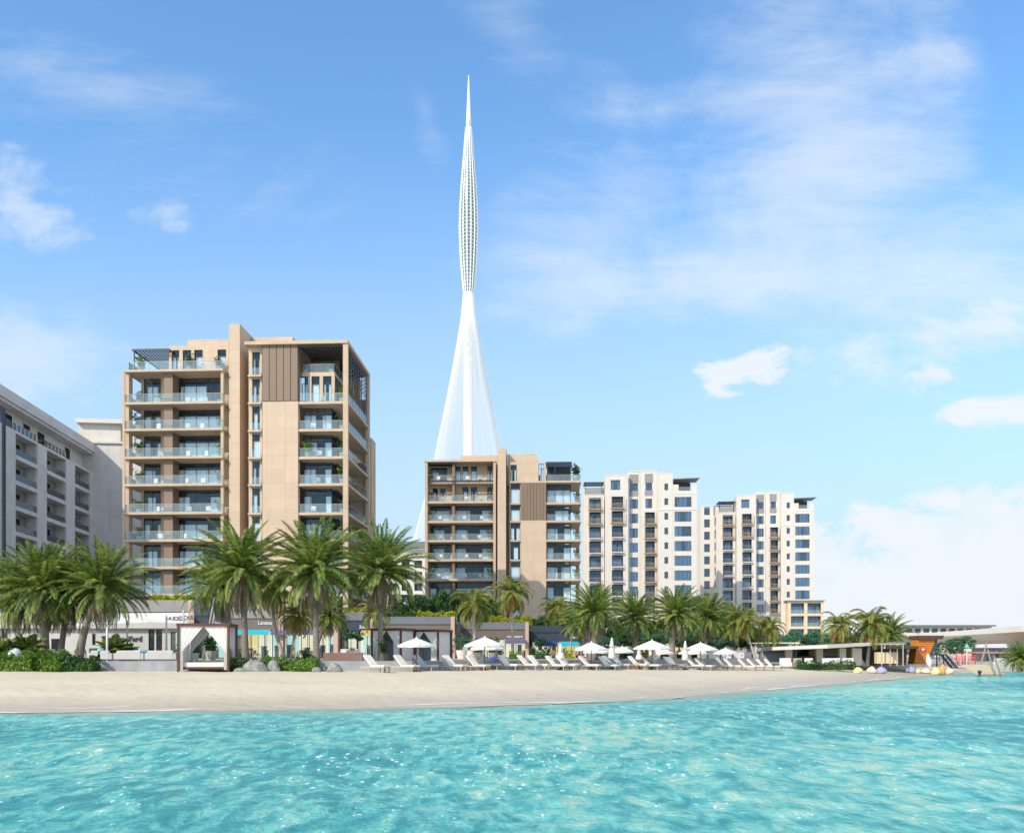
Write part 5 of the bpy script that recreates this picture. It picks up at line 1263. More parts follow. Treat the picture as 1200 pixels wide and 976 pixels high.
# ------------------------------------------------------------------ broadleaf trees
def tree_meshes(seed, mat, n=5200, size=.28, R0=2.4, H=2.2, clumps=26):
    rng = random.Random(seed); m = MB(); cl = []
    for i in range(clumps):
        a = rng.uniform(0, 6.28); rr = R0 * math.sqrt(rng.random()) * .85; hz = rng.uniform(-.8, 1) * H * math.sqrt(max(0, 1 - (rr / R0) ** 2)) * .8
        cl.append((math.cos(a) * rr, math.sin(a) * rr, H + hz, rng.uniform(.45, .95) * R0 * .42))
    for i in range(n):
        c = cl[rng.randrange(clumps)]; p = Vector((rng.gauss(0, 1), rng.gauss(0, 1), rng.gauss(0, 1))).normalized(); k = rng.random() ** .4
        q = Vector((c[0] + p.x * c[3] * k, c[1] + p.y * c[3] * k, c[2] + p.z * c[3] * .8 * k)); leaf(m, q, size * rng.uniform(.6, 1.3), rng, p)
    tr = MB().path([(0, 0, -1.6), (.05, .02, -.4), (.0, .05, .8), (.1, 0, 2.2)], [.2, .15, .13, .06], 8)
    for i in range(6):
        c = cl[i]; tr.path([(0, .03, .1 + .15 * i), (c[0] * .5, c[1] * .5, (.5 + c[2]) * .5), (c[0], c[1], c[2])], [.08, .05, .02], 5)
    return m.mesh('crown', M[mat]), tr.mesh('trunk', M['bark'])
TD = [tree_meshes(1, 'leaf'), tree_meshes(2, 'leaf')]; TT = [tree_meshes(3, 'leaf_t'), tree_meshes(4, 'leaf_t')]
TR = tree_meshes(5, 'leaf_t', 3600, .16, 1.15, 1.1, 22)
def tree(px, d, ytop, w_px, zb, label, meshes, rz=0.0, group='green trees behind the beach'):
    x, y, zt = at(px, d, ytop); hgt = zt - zb; sx = w_px / 1000 * d / 5.2; 
    t = thing('tree', (x, y, zb), label, 'tree', group, rz)
    sz = hgt / 6.0; me = meshes
    for nm, k in (('crown', 0), ('trunk', 1)):
        o = part(nm, me[k], None, t); o.location = (0, 0, 1.6 * sz); o.scale = (sx, sx, sz)
    return t
def rtree(px, d, ytop, w_px, label, rz):
    x, y, zt = at(px, d, ytop); s = w_px / 1000 * d / 2.5
    t = thing('clipped_tree', (x, y, PZ), label, 'clipped tree', 'round clipped trees before the shops', rz)
    for nm, k in (('crown', 0), ('trunk', 1)):
        o = part(nm, TR[k], None, t); o.location = (0, 0, zt - PZ - 2.3 * s); o.scale = (s, s, s)
    part('planter', MB().lathe([(.42, 0), (.6, .85), (.62, .9), (.5, .9), (.48, .75)], 14), M['cushion'], t)
rtree(407, 80, 735, 18, 'left of two round clipped trees by the white cabana', .4); rtree(419, 80.5, 737, 17, 'right of two round clipped trees by the white cabana', 2.4)
rtree(541, 88, 741, 20, 'round clipped tree left of the double umbrella', 1.4); rtree(552, 96, 746, 16, 'round clipped tree just behind the double umbrella', 4.4)
rtree(633, 98, 745, 15, 'round clipped tree in front of the long navy shop', 5.0)
tree(486, 108, 690, 40, PZ, 'dark tree left of the beige block by the spire', TD[0], .5)
tree(514, 112, 686, 44, PZ, 'dark tree behind the roof planting of the taupe shop', TD[1], 1.5)
tree(545, 116, 684, 46, PZ, 'dark tree behind the drooping palm', TD[0], 2.5)
tree(574, 114, 690, 34, PZ, 'dark tree between drooping palm and sparse yellow palm', TD[1], 3.5)
tree(463, 106, 694, 30, PZ, 'dark tree behind the tall palm near the closed cabanas', TD[1], .2)
k = 0
for px, d, yt, w, me in ((640, 128, 714, 38, 0), (672, 130, 712, 44, 0), (716, 116, 722, 44, 0), (742, 114, 730, 44, 1), (768, 118, 724, 46, 0), (796, 116, 732, 40, 1), (822, 120, 724, 46, 0), (846, 118, 734, 38, 1), (868, 126, 728, 44, 0), (896, 130, 732, 40, 0)):
    lab = 'green tree behind the %s palm gap, %s tree of the wooded strip' % (['middle', 'right'][px > 790], ORD[k]); k += 1
    tree(px, d, yt, w, PZ, lab, TT[k % 2] if me else TD[k % 2], k * 1.3, 'wooded strip behind the middle palms')
for i, (px, d, yt, w) in enumerate(((708, 104, 744, 34), (727, 106, 740, 34), (752, 104, 745, 32), (776, 107, 741, 34), (804, 105, 746, 32), (822, 108, 742, 34), (842, 108, 744, 32), (862, 112, 742, 32), (882, 112, 745, 30), (902, 114, 746, 30))):
    t_ = tree(px, d, yt, w * 1.15, PZ, 'low bushy tree filling the gap between palm trunks, %s from the left' % ORD[i], (TD if i % 3 else TT)[i % 2], i * 1.1, 'low bushy trees between the palm trunks')
for i, (px, d, yt, w) in enumerate(((932, 122, 737, 30), (958, 126, 739, 26), (975, 118, 741, 22), (1003, 122, 741, 30), (1029, 140, 746, 22), (916, 116, 745, 20))):
    tree(px, d, yt - 1, w * 1.45, PZB, 'blue green round tree behind the pavilion roof, ' + ['with the widest crown', 'right of the widest one', 'beside the left yellow palm', 'between the two tall yellow palms', 'near the small green palm', 'nearest the beach end'][i], TT[i % 2], i, 'blue green trees behind the pavilion')
for i, (px, d, yt, w) in enumerate(((1062, 135, 750, 24), (1101, 138, 751, 24), (1127, 130, 744, 36), (1113, 142, 752, 20), (1048, 140, 752, 18))):
    tree(px, d, yt, w, PZB, 'green tree under the bridge, ' + ['left of the orange tower', 'right of the orange tower', 'the largest round one', 'small one beside the largest', 'at the far left end'][i], TT[i % 2], i + 2, 'green trees under the bridge')

# ------------------------------------------------------------------ cabanas
def drape(m, x0, x1, zt, zb, y, xt, gather=None):
    # a curtain tied back: its free edge runs from xt at the top to the tie, then falls
    n = 26; k = 12
    for side, xa in ((0, x0), (1, x1)):
        vs = []; fs = []
        for j in range(k + 1):
            f = j / k; z = zt + (zb - zt) * f
            span = (xt - xa)
            wdt = span * (1 - min(1, f / .56) * (1 - .13)) if f < .56 else span * .13 * (1 + .25 * (f - .56))
            for i in range(n + 1):
                s = i / n; x = xa + wdt * s
                vs.append((x, y + .022 * math.sin(s * 22 + side) * (.35 + f), z))
        for j in range(k):
            for i in range(n): a = j * (n + 1) + i; fs.append((a, a + 1, a + n + 2, a + n + 1))
        m.add(vs, fs)
def cabana(loc, w, hgt, dep, rz, label, full=False, bed=True):
    t = thing('cabana', loc, label, 'cabana', 'draped beach cabanas', rz); p = .14
    for sx in (0, 1):
        for sy in (0, 1):
            xx = -w / 2 + sx * (w - p); yy = sy * (dep - p); part('post', MB().box(xx, yy, 0, xx + p, yy + p, hgt - p), M['maroon'], t)
    f = MB().box(-w / 2 - .03, -.03, hgt - p + .001, w / 2 + .03, p - .001, hgt + .05).box(-w / 2 - .03, dep - p, hgt - p + .001, w / 2 + .03, dep + .03, hgt + .05)
    f.box(-w / 2 - .03, p, hgt - p + .001, -w / 2 + p, dep - p - .001, hgt + .05).box(w / 2 - p, p, hgt - p + .001, w / 2 + .03, dep - p - .001, hgt + .05); part('top_frame', f, M['maroon'], t)
    part('canopy', MB().box(-w / 2 + p, p, hgt - .05, w / 2 - p, dep - p, hgt - .02), M['cloth'], t)
    m = MB(); drape(m, -w / 2 + p + .01, w / 2 - p - .01, hgt - p, .12, .1, 0); part('curtain', m, M['cloth'], t, True)
    m = MB(); drape(m, -w / 2 + p + .01, w / 2 - p - .01, hgt - p, .12, dep - .12, .05 * w); part('curtain', m, M['cloth_g'], t, True)
    for sx in (-1, 1):
        if full or sx < 0:
            vs = []; n = 40; xx = sx * (w / 2 - p - .02)
            for i in range(n + 1):
                yy = p + .02 + (dep - 2 * p - .04) * i / n; vs += [(xx + .04 * math.sin(i * 1.1), yy, .12), (xx + .03 * math.sin(i * 1.1), yy, hgt - p)]
            part('curtain', MB().add(vs, [(2 * i, 2 * i + 2, 2 * i + 3, 2 * i + 1) for i in range(n)]), M['cloth'], t, True)
    if full:
        for x0_, x1_ in ((-w / 2 + p, -w * .2), (w * .22, w / 2 - p)):
            vs = []; n = 26
            for i in range(n + 1): xx = x0_ + (x1_ - x0_) * i / n; vs += [(xx, .17 + .03 * math.sin(i * 1.3), .1), (xx, .17 + .03 * math.sin(i * 1.3), hgt - p)]
            part('curtain', MB().add(vs, [(2 * i, 2 * i + 2, 2 * i + 3, 2 * i + 1) for i in range(n)]), M['cloth'], t, True)
        part('rear_curtain', MB().box(-w / 2 + p, dep - .2, .1, w / 2 - p, dep - .17, hgt - p), M['cloth_g'], t)
    if bed:
        part('daybed_frame', MB().box(-w / 2 + p + .02, .25, .18, w / 2 - p - .02, dep - .3, .32), M['maroon'], t)
        part('mattress', MB().box(-w / 2 + p + .05, .28, .321, w / 2 - p - .05, dep - .33, .62), M['cloth'], t)
    return t
x, y, _ = at(240, 56.6); cabana((x, y - .3, gz(x, y)), 3.35, 3.15, 2.6, R(6), 'large open white draped cabana with red brown posts on the sand', bed=True)
x, y, _ = at(452, 67); cabana((x, y, PZ - .25), 2.75, 2.75, 2.4, R(-22), 'left of two closed white cabanas behind the first loungers', True, False)
x, y, _ = at(496, 68.5); cabana((x, y, PZ - .25), 2.75, 2.7, 2.4, R(-24), 'right of two closed white cabanas behind the first umbrella', True, False)

# ------------------------------------------------------------------ loungers and umbrellas
def row_pt(px, off=0.0, dirn=None):
    r = (px - 600) / 1000; t = (-9.3 - r * 54) / (r * 30 - 34.1); x, y = -9.3 + 34.1 * t, 54 + 30 * t
    return x - .66 * off, y + .75 * off
def lounger_proto(mat, legs='frame_lt'):
    t = thing('sun_lounger', (0, 0, 0), 'x', 'sun lounger', 'sun loungers along the beach')
    Wd = .68; fr = MB()
    fr.box(-.95, -Wd / 2, .30, 1.0, -Wd / 2 + .05, .36).box(-.95, Wd / 2 - .05, .30, 1.0, Wd / 2, .36).box(.95, -Wd / 2 + .051, .301, 1.0, Wd / 2 - .051, .359).box(-.95, -Wd / 2 + .051, .301, -.90, Wd / 2 - .051, .359)
    part('frame', fr, M[legs], t)
    for sx in (-.78, .82):
        for sy in (-1, 1): part('leg', MB().box(sx, sy * (Wd / 2 - .025) - .02, 0, sx + .05, sy * (Wd / 2 - .025) + .02, .299), M[legs], t)
    me = MB().add([(-.12, -Wd / 2 + .02, .365), (1.0, -Wd / 2 + .02, .365), (1.0, Wd / 2 - .02, .365), (-.12, Wd / 2 - .02, .365), (-.1, -Wd / 2 + .02, .46), (1.0, -Wd / 2 + .02, .46), (1.0, Wd / 2 - .02, .46), (-.1, Wd / 2 - .02, .46)],
        [(0,3,2,1),(4,5,6,7),(0,1,5,4),(1,2,6,5),(2,3,7,6),(3,0,4,7)]); part('seat_cushion', me, M[mat], t)
    a = .75; c, s = -.62, .62; th = .1
    pts = [(-.12, .42), (-.12 + c, .42 + s), (-.12 + c + th * .6, .42 + s + th * .7), (-.06, .49)]
    part('backrest', MB().prism([(p[0], p[1]) for p in pts], -Wd / 2 + .02, Wd / 2 - .02), M[mat], t)
    m = MB().tube((-.5, -Wd / 2 + .06, .33), (-.62, -Wd / 2 + .06, .86), .018).tube((-.5, Wd / 2 - .06, .33), (-.62, Wd / 2 - .06, .86), .018); part('back_strut', m, M[legs], t)
    return t
LP = [lounger_proto('cushion'), lounger_proto('cushion_b')]; used = [False, False]
heads = [(427, 0), (464, 0), (494, 1), (519, 0), (547, 0), (571, 1), (581, 0), (606, 0), (616, 0), (640, 0), (652, 0), (663, 1), (675, 0), (699, 0), (714, 1), (725, 1), (737, 0), (750, 0), (767, 1), (776, 0), (789, 1), (800, 0), (812, 0), (824, 1), (836, 0), (848, 0), (861, 0), (873, 0), (885, 0), (896, 0)]
for i, (px, g) in enumerate(heads):
    x, y = row_pt(px + 11, .8 if g else random.uniform(-.35, .25)); z = gz(x, y) - .01
    o = LP[g] if not used[g] else copy_tree(LP[g]); used[g] = True
    o.location = (x, y, z); o.rotation_euler = (0, 0, R(-30 - 6 * i / 30 + random.uniform(-3, 3)))
    o['label'] = '%s lounger on the sand, %s from the left in the row' % ('grey cushioned' if g else 'cream cushioned sun', ORD[i])
def side_table(px, off, label):
    x, y = row_pt(px, off); t = thing('side_table', (x, y, gz(x, y)), label, 'side table', 'low side tables between the loungers', R(-30))
    part('table_top', MB().box(-.25, -.25, .40, .25, .25, .44), M['wood'], t)
    for a in (-.2, .2):
        for b in (-.2, .2): part('leg', MB().box(a - .02, b - .02, 0, a + .02, b + .02, .399), M['wood'], t)
for i, (px, o_) in enumerate(((448, -.3), (535, -.3), (598, -.4), (690, -.5), (738, -.6), (764, -.6), (786, -.5), (850, -.4))): side_table(px, o_, 'small teak side table between loungers, %s table from the left' % ORD[i])
def umbrella(px, ya, hw, off, label, closed=False, rz=0.0):
    x, y = row_pt(px, off); x = (px - 600) / 1000 * y; zb = max(gz(x, y), PZ if off > 5 else -9); H = zat(ya, y) - zb; Rr = hw / 1000 * y
    t = thing('beach_umbrella', (x, y, zb), label, 'umbrella', 'closed white umbrellas' if closed else 'open white umbrellas', rz)
    part('base', MB().lathe([(.32, 0), (.32, .06), (.1, .1), (.05, .3)], 14), M['dark'], t)
    part('pole', MB().tube((0, 0, .1), (0, 0, H - .03), .035, n=8), M['brown_dk'] if not closed else M['frame_lt'], t)
    if closed:
        rc = .24
        part('folded_canopy', MB().lathe([(rc * 1.1, .8), (rc * 1.15, .95), (rc * .9, H * .62), (rc * .5, H * .70), (rc * .75, H * .73), (rc * .45, H * .86), (.05, H)], 16, mod=lambda a, k: 1 + .16 * math.cos(8 * a) * (k < 6)), M['cloth'], t, True)
        part('tie_strap', MB().lathe([(rc * .56, H * .69), (rc * .58, H * .715)], 16), M['frame_lt'], t)
    else:
        n = 8; zr = H - Rr * .40; m = MB(); vs = [(0, 0, H)]; fs = []
        for ring, (f, dz) in enumerate(((.5, -.5 * .04), (1.0, 0))):
            for i in range(n * 2):
                a = math.pi * 2 * i / (n * 2); rad = Rr * f * (1.0 if i % 2 == 0 else .965); sag = -.035 * f * (i % 2)
                vs.append((rad * math.cos(a), rad * math.sin(a), H - (H - zr) * f - dz * .8 + sag))
        N2 = n * 2
        for i in range(N2): fs.append((0, 1 + i, 1 + (i + 1) % N2)); fs.append((1 + i, 1 + N2 + i, 1 + N2 + (i + 1) % N2, 1 + (i + 1) % N2))
        b0 = len(vs)
        for i in range(N2): v = vs[1 + N2 + i]; vs.append((v[0] * 1.0, v[1] * 1.0, v[2] - .13))
        for i in range(N2): fs.append((1 + N2 + i, b0 + i, b0 + (i + 1) % N2, 1 + N2 + (i + 1) % N2))
        part('canopy', m.add(vs, fs), M['cloth'], t)
        for i in range(n):
            a = math.pi * 2 * i / n; part('rib', MB().tube((0, 0, H - .06), (Rr * .97 * math.cos(a), Rr * .97 * math.sin(a), zr - .03), .012, n=4), M['brown_dk'], t)
        part('finial', MB().lathe([(.05, H - .02), (.04, H + .06), (.01, H + .1)], 8), M['cloth'], t)
umbrella(488, 747, 22, .5, 'open white umbrella in front of the closed cabanas', rz=.2)
umbrella(568, 746, 24, .6, 'widest open white umbrella, fifth lounger from the left beneath it', rz=.1)
umbrella(571, 751, 21, 8, 'open white umbrella directly behind the widest one', rz=.5)
umbrella(693, 752, 20.5, .6, 'open white umbrella by the palm with the dry skirt', rz=.3)
umbrella(700, 756.5, 17, 7, 'open umbrella tucked behind the one by the dry skirted palm', rz=.6)
umbrella(729, 757.2, 14.5, 9, 'small far open umbrella between two closed ones', rz=.2)
umbrella(764, 749.8, 23, .6, 'open white umbrella left of the black trunked palm', rz=.3)
umbrella(775, 758.7, 15, 9, 'small far open umbrella just left of the black palm trunk', rz=.1)
umbrella(821, 752.5, 20.5, .6, 'open white umbrella right of the black trunked palm', rz=.35)
umbrella(812, 757.5, 18, 7, 'open umbrella behind the one right of the black trunk', rz=.15)
umbrella(850, 759.0, 14.5, 4, 'last open umbrella at the right end, before the grey cabins', rz=.3)
for px, ya, lab in ((657, 754, 'leftmost closed white umbrella, before the navy shop'), (717, 747, 'tallest closed white umbrella'), (749, 758, 'closed white umbrella left of the widest right hand canopy'), (766, 758.5, 'closed white umbrella under the right hand canopy'), (803, 750.5, 'closed white umbrella right of the black palm trunk')):
    umbrella(px, ya, 0, .9, lab, True)

# ------------------------------------------------------------------ terrace furniture
def sofa(px, d, w, zb, label, mat='dimmed_white', rz=0.0):
    x, y, _ = at(px, d); t = thing('sofa', (x, y, zb), label, 'sofa', 'white lounge sofas on the terrace', rz)
    def soft(x0, y0, z0, x1, y1, z1, nm):
        b = .06; m = MB(); m.add([(x0, y0 + b, z0), (x1, y0 + b, z0), (x1, y1 - b, z0), (x0, y1 - b, z0), (x0, y0, z0 + b), (x1, y0, z0 + b), (x1, y1, z0 + b), (x0, y1, z0 + b),
            (x0, y0, z1 - b), (x1, y0, z1 - b), (x1, y1, z1 - b), (x0, y1, z1 - b), (x0 + b, y0 + b, z1), (x1 - b, y0 + b, z1), (x1 - b, y1 - b, z1), (x0 + b, y1 - b, z1)],
            [(0,3,2,1)] + [(4*k+i, 4*k+(i+1)%4, 4*k+4+(i+1)%4, 4*k+4+i) for k in range(3) for i in range(4)] + [(12,13,14,15)])
        return part(nm, m, M[mat], t)
    soft(-w / 2, 0, .1, w / 2, .9, .42, 'seat'); soft(-w / 2, -.22, .12, w / 2, -.002, .78, 'backrest'); soft(-w / 2 - .2, -.2, .12, -w / 2 - .005, .9, .6, 'armrest'); soft(w / 2 + .005, -.2, .12, w / 2 + .2, .9, .6, 'armrest')
    return t
sofa(152, 60.5, 1.7, PZ, 'left white sofa with its back to the beach'); sofa(189, 60.5, 1.8, PZ, 'right white sofa with its back to the beach, beside the cabana')
sofa(221, 60.3, .3, PZ, 'small white armchair beside the left cabana post'); sofa(124, 61, .6, PZ, 'white armchair left of the small feathery palm')
sofa(112, 61, .5, PZ, 'white armchair behind the end of the left hedge')
def cushion(px, d, w, z, mat, label):
    x, y, _ = at(px, d); o = part('cushion', MB().lathe([(.01, 0), (w * .45, .05), (w / 2, .16), (w * .45, .3), (.01, .36)], 12, mod=lambda a, k: 1 + .15 * math.cos(4 * a)), M[mat], None, True); o.location = (x, y, z); tag(o, label, 'cushion', 'scatter cushions')
cushion(155, 61.0, .7, PZ + .42, 'turq', 'pale turquoise cushion on the left white sofa'); cushion(165, 62.5, 1.1, PZ + .5, 'turq', 'wide turquoise cushion between the two sofas')
cushion(178, 61.0, .7, PZ + .42, 'turq', 'turquoise cushion on the right white sofa'); cushion(118, 61.4, .45, PZ + .62, 'turq', 'small blue cushion on the armchair by the left hedge')
t = thing('globe_lamp', at(17.5, 60.5, z=PZ), 'white globe ornament behind the far left hedge', 'globe lamp'); part('globe', MB().lathe([(.45 * math.sin(math.pi * i / 12) + .001, .5 - .45 * math.cos(math.pi * i / 12)) for i in range(13)], 20), M['cloth_g'], t, True); part('base', MB().lathe([(.2, 0), (.15, .1)], 12), M['grey_mid'], t)
t = thing('market_umbrella', at(3, 72, z=PZ), 'white square umbrella cut by the left picture edge', 'umbrella')
part('canopy', MB().add([(0, 0, 1.9), (-.9, -.9, 1.45), (.9, -.9, 1.45), (.9, .9, 1.45), (-.9, .9, 1.45), (-.9, -.9, .95), (.9, -.9, .95), (.9, .9, .95), (-.9, .9, .95)], [(0,1,2),(0,2,3),(0,3,4),(0,4,1),(1,5,6,2),(2,6,7,3),(3,7,8,4),(4,8,5,1)]), M['cloth'], t); part('pole', MB().tube((0, 0, 0), (0, 0, 1.85), .04), M['wood'], t)
def chair(px, d, rz, label, mat='wood', seat='cushion', zb=PZ):
    x, y, _ = at(px, d); t = thing('terrace_chair', (x, y, zb), label, 'chair', 'terrace chairs', rz)
    for a in (-.22, .22):
        for b in (-.22, .22): part('leg', MB().box(a - .02, b - .02, 0, a + .02, b + .02, .85 if b > 0 else .65), M[mat], t)
    part('seat', MB().box(-.25, -.25, .40, .25, .25, .5), M[seat], t); part('backrest', MB().box(-.2, .2, .55, .2, .24, .9), M[seat], t)
    part('armrest', MB().box(-.26, -.24, .651, -.18, .26, .68), M[mat], t); part('armrest', MB().box(.18, -.24, .651, .26, .26, .68), M[mat], t)
def cafe_table(px, d, label, mat='wood', zb=PZ):
    x, y, _ = at(px, d); t = thing('terrace_table', (x, y, zb), label, 'table', 'terrace tables'); part('table_top', MB().lathe([(.45, .72), (.45, .76)], 18), M[mat], t)
    part('pedestal', MB().tube((0, 0, .03), (0, 0, .719), .04), M['dark'], t); part('foot', MB().lathe([(.28, 0), (.28, .03)], 14), M['dark'], t)
spots = [(26, 63, 'behind the left hedge, nearest the globe'), (46, 66, 'behind the thick palm trunk'), (62, 64, 'between thick palm and dark trunk'), (84, 65, 'behind the leaning palm'), (97, 66, 'right of the leaning trunk')]
for i, (px, d, w) in enumerate(spots): chair(px, d, i * 1.7, 'teak chair with cream seat, ' + w); 
for i, (px, w) in enumerate(((402, 'first'), (410, 'second'), (417, 'third'), (424, 'fourth'))): chair(px, 62 + .6 * (i % 2), i * 2.1, 'pale metal terrace chair above the brown planter wall, %s from the left' % w, 'frame_lt', 'cloth_g', PZ)
for i, (px, d, w) in enumerate(((290, 84, 'before the yellow window'), (301, 86, 'before the mint window'), (345, 86, 'right of the pale trunk'), (352, 84, 'by the box bush'), (610, 90, 'before the purple awning shop'), (648, 92, 'before the long navy shop'), (660, 92, 'under the turquoise awning of the navy shop'), (676, 92, 'by the dry skirted palm'))):
    chair(px, d, i * 1.3, 'cafe chair outside the shops, ' + w, 'frame_lt', 'wood')
for i, (px, d, w) in enumerate(((34, 64, 'behind the left hedge'), (73, 66, 'between the left palms'), (295, 85.5, 'before the turquoise awnings'), (349, 87, 'before the purple awnings'), (655, 93, 'before the long navy shop'), (413, 63.4, 'above the brown planter wall'))): cafe_table(px, d, 'round cafe table ' + w)
for i, (px, d, yt) in enumerate(((125.5, 61, 737), (149, 68, 728), (195, 70, 722), (215, 75, 716))):
    x, y, zt = at(px, d, yt); o = part('mast', MB().lathe([(.09, 0), (.07, zt - PZ), (.02, zt - PZ + .1)], 10), M['white2'], None, True); o.location = (x, y, PZ); tag(o, 'white canopy mast on the terrace, %s of the four masts from the left' % ORD[i], 'mast', 'white masts on the terrace')
for i, (px, d, yt, lean) in enumerate(((238, 78, 690, 1.2), (244, 80, 694, .9))):
    x, y, zt = at(px, d, yt); o = part('leaning_pole', MB().tube((0, 0, 0), (lean, 0, zt - PZ), .12, .09, 8), M['trunk_lt'], None, True); o.location = (x, y, PZ); tag(o, ['left', 'right'][i] + ' of two slim pale leaning poles rising behind the cabana', 'pole', 'slim leaning poles')
part_ = tag(part('planter_wall', MB().box(-1.35, 0, 0, 1.35, .5, .62), M['brownwall']), 'brown stone planter wall right of the pale boulder', 'planter wall'); part_.location = at(401.5, 59.2, z=PZ)
t = thing('terrace_planter', at(475, 60.6, z=PZ), 'x', 'planter') ; bpy.data.objects.remove(t)
t = thing('urn', at(449.5, 64.0, z=1.28), 'round dark bronze urn in the opening of the left closed cabana', 'urn'); part('vessel', MB().lathe([(.18, 0), (.4, .35), (.46, .7), (.36, 1.05), (.38, 1.15), (.3, 1.15), (.3, 1.0)], 18), M['pot_dk'], t, True); o = part('foliage', bush_me[0], None, t); o.location = (0, 0, .9)
def planter(px, d, s, label, zb=PZ, k=None):
    x, y, _ = at(px, d); t = potplant((x, y, zb), s * .66, label, 'planters along the promenade', k)
for px, d, s, w in ((526, 74, 1.5, 'before the cream window of the taupe shop'), (586, 74, 1.2, 'behind the sixth lounger'), (624, 76, 1.3, 'beside the pale shelf'), (642, 77, 1.2, 'below the blue awning'), (210, 64, 1.2, 'seen through the big cabana'), (228, 66, 1.8, 'seen through the left of the big cabana'), (247, 68, 2.4, 'tall, seen through the middle of the big cabana'), (560, 78, 2.0, 'under the double umbrella'), (577, 80, 2.0, 'right of the double umbrella pole')):
    planter(px, d, s, 'potted plant ' + w)
o = part('beanbag', MB().lathe([(.3, 0), (.62, .12), (.66, .35), (.42, .75), (.1, .95), (.01, .97)], 16, mod=lambda a, k: 1 + .08 * math.sin(3 * a + k)), M['blue'], None, True); x, y = row_pt(601, 2.2); o.location = (x, y, gz(x, y)); tag(o, 'navy blue beanbag between two cream loungers', 'beanbag')
o = part('beach_mat', MB().box(-.6, -.35, 0, .6, .35, .03), M['orcloth']); x, y = row_pt(556, -1.1); o.location = (x, y, gz(x, y) + .01); tag(o, 'peach towel on the sand below the widest umbrella', 'towel')
bb = [(1006, 90, 'yel', 13, .75, 'pale yellow beanbag at the end of the pavilion hedge'), (1021, 92, 'peach', 13, .85, 'cream beanbag right of the pale yellow one'), (1033, 93, 'lilac', 15, .85, 'lilac beanbag in front of the pavilion pergola'),
      (1067, 99, 'lilac', 13, .9, 'lilac beanbag at the foot of the orange tower'), (1076, 100, 'yel', 10, .6, 'low lemon beanbag under the orange tower'), (1085, 100, 'peach', 15, .7, 'peach beanbag right of the low lemon one'),
      (1097, 99, 'yel', 13, 1.0, 'yellow beanbag leaning up to the orange one'), (1103, 100, 'orcloth', 10, 1.45, 'tall orange beanbag beside the stair'), (1113, 104, 'peach', 12, .8, 'pale pink beanbag below the stair')]
for i, (px, d, mt, w, hh, lab) in enumerate(bb):
    R_ = w / 2300 * d; hh *= .85; o = part('beanbag', MB().lathe([(R_ * .7, 0), (R_, .15 * hh), (R_ * .95, .4 * hh), (R_ * .6, .75 * hh), (R_ * .15, hh), (.01, hh * 1.02)], 16, mod=lambda a, k: 1 + .1 * math.sin(2 * a + k * .7)), M[mt], None, True)
    x, y, _ = at(px, d); o.location = (x, y, max(gz(x, y), PZB if d > 1e9 else -1) ); o.rotation_euler = (0, R((-12, 8, -6, 10)[i % 4]), 0); tag(o, lab, 'beanbag', 'coloured beanbags')

for i, (px, d) in enumerate(((604, 84), (632, 86), (664, 88), (712, 90), (734, 92), (752, 93), (781, 95), (800, 96))):
    hedge(px - 7, px + 7, d, PZ, .75 + .12 * (i % 3), .9, ('leaf_b', 'leaf', 'leaf_yel')[i % 3], 'low planter shrub on the promenade behind the loungers, %s from the left' % ORD[i], 'promenade shrub', size=.16, group='promenade shrubs', seed=40 + i)
for i, (px, d) in enumerate(((682, 94), (722, 96), (740, 97), (757, 97), (784, 99))):
    chair(px, d, i * 1.9, 'dark wicker chair behind the right hand umbrellas, %s from the left' % ORD[i], 'brown_dk', 'brown_dk')
# grey slatted changing cabins behind the last umbrellas
for i, (a, b, yt, mt) in enumerate(((808, 829, 759.5, 'cream'), (830, 844, 763, 'grey'), (845, 858, 763, 'grey'), (859, 873, 763, 'grey'))):
    B = Site('beach_cabin', a, 92 + i, b, 92 + i, PZ, ['cream beach cabin with an open front behind the closed umbrella', 'grey beach cabin right of the cream one', 'middle grey beach cabin', 'last grey beach cabin before the leaning palms'][i], 'beach cabin', 'row of beach cabins')
    r = B.root; w = B.W - .08; hh = B.z(yt, a)
    part('wall', MB().wall(0, w, 0, hh, 0, .1, [(w * .72, w * .86, .3, hh - .4)] if i else [(w * .1, w * .45, .1, hh - .3)]), M[mt], r)
    part('side_wall', MB().box(0, .101, 0, .1, 2.2, hh).box(w - .1, .101, 0, w, 2.2, hh), M[mt], r); part('roof', MB().box(-.1, -.1, hh + .002, w + .05, 2.3, hh + .12), M['slab'], r); part('interior', MB().box(.11, 1.8, 0, w - .11, 1.9, hh), M['dark'], r)
o = part('low_roof_kiosk', MB().slabpoly([(0, 0), (3.0, 0), (3.0, 4), (0, 4)], 0, .2), M['slate']); o.location = (at(806, 100)[0], 100, zat(755, 100)); tag(o, 'x', 'roof'); bpy.data.objects.remove(o)

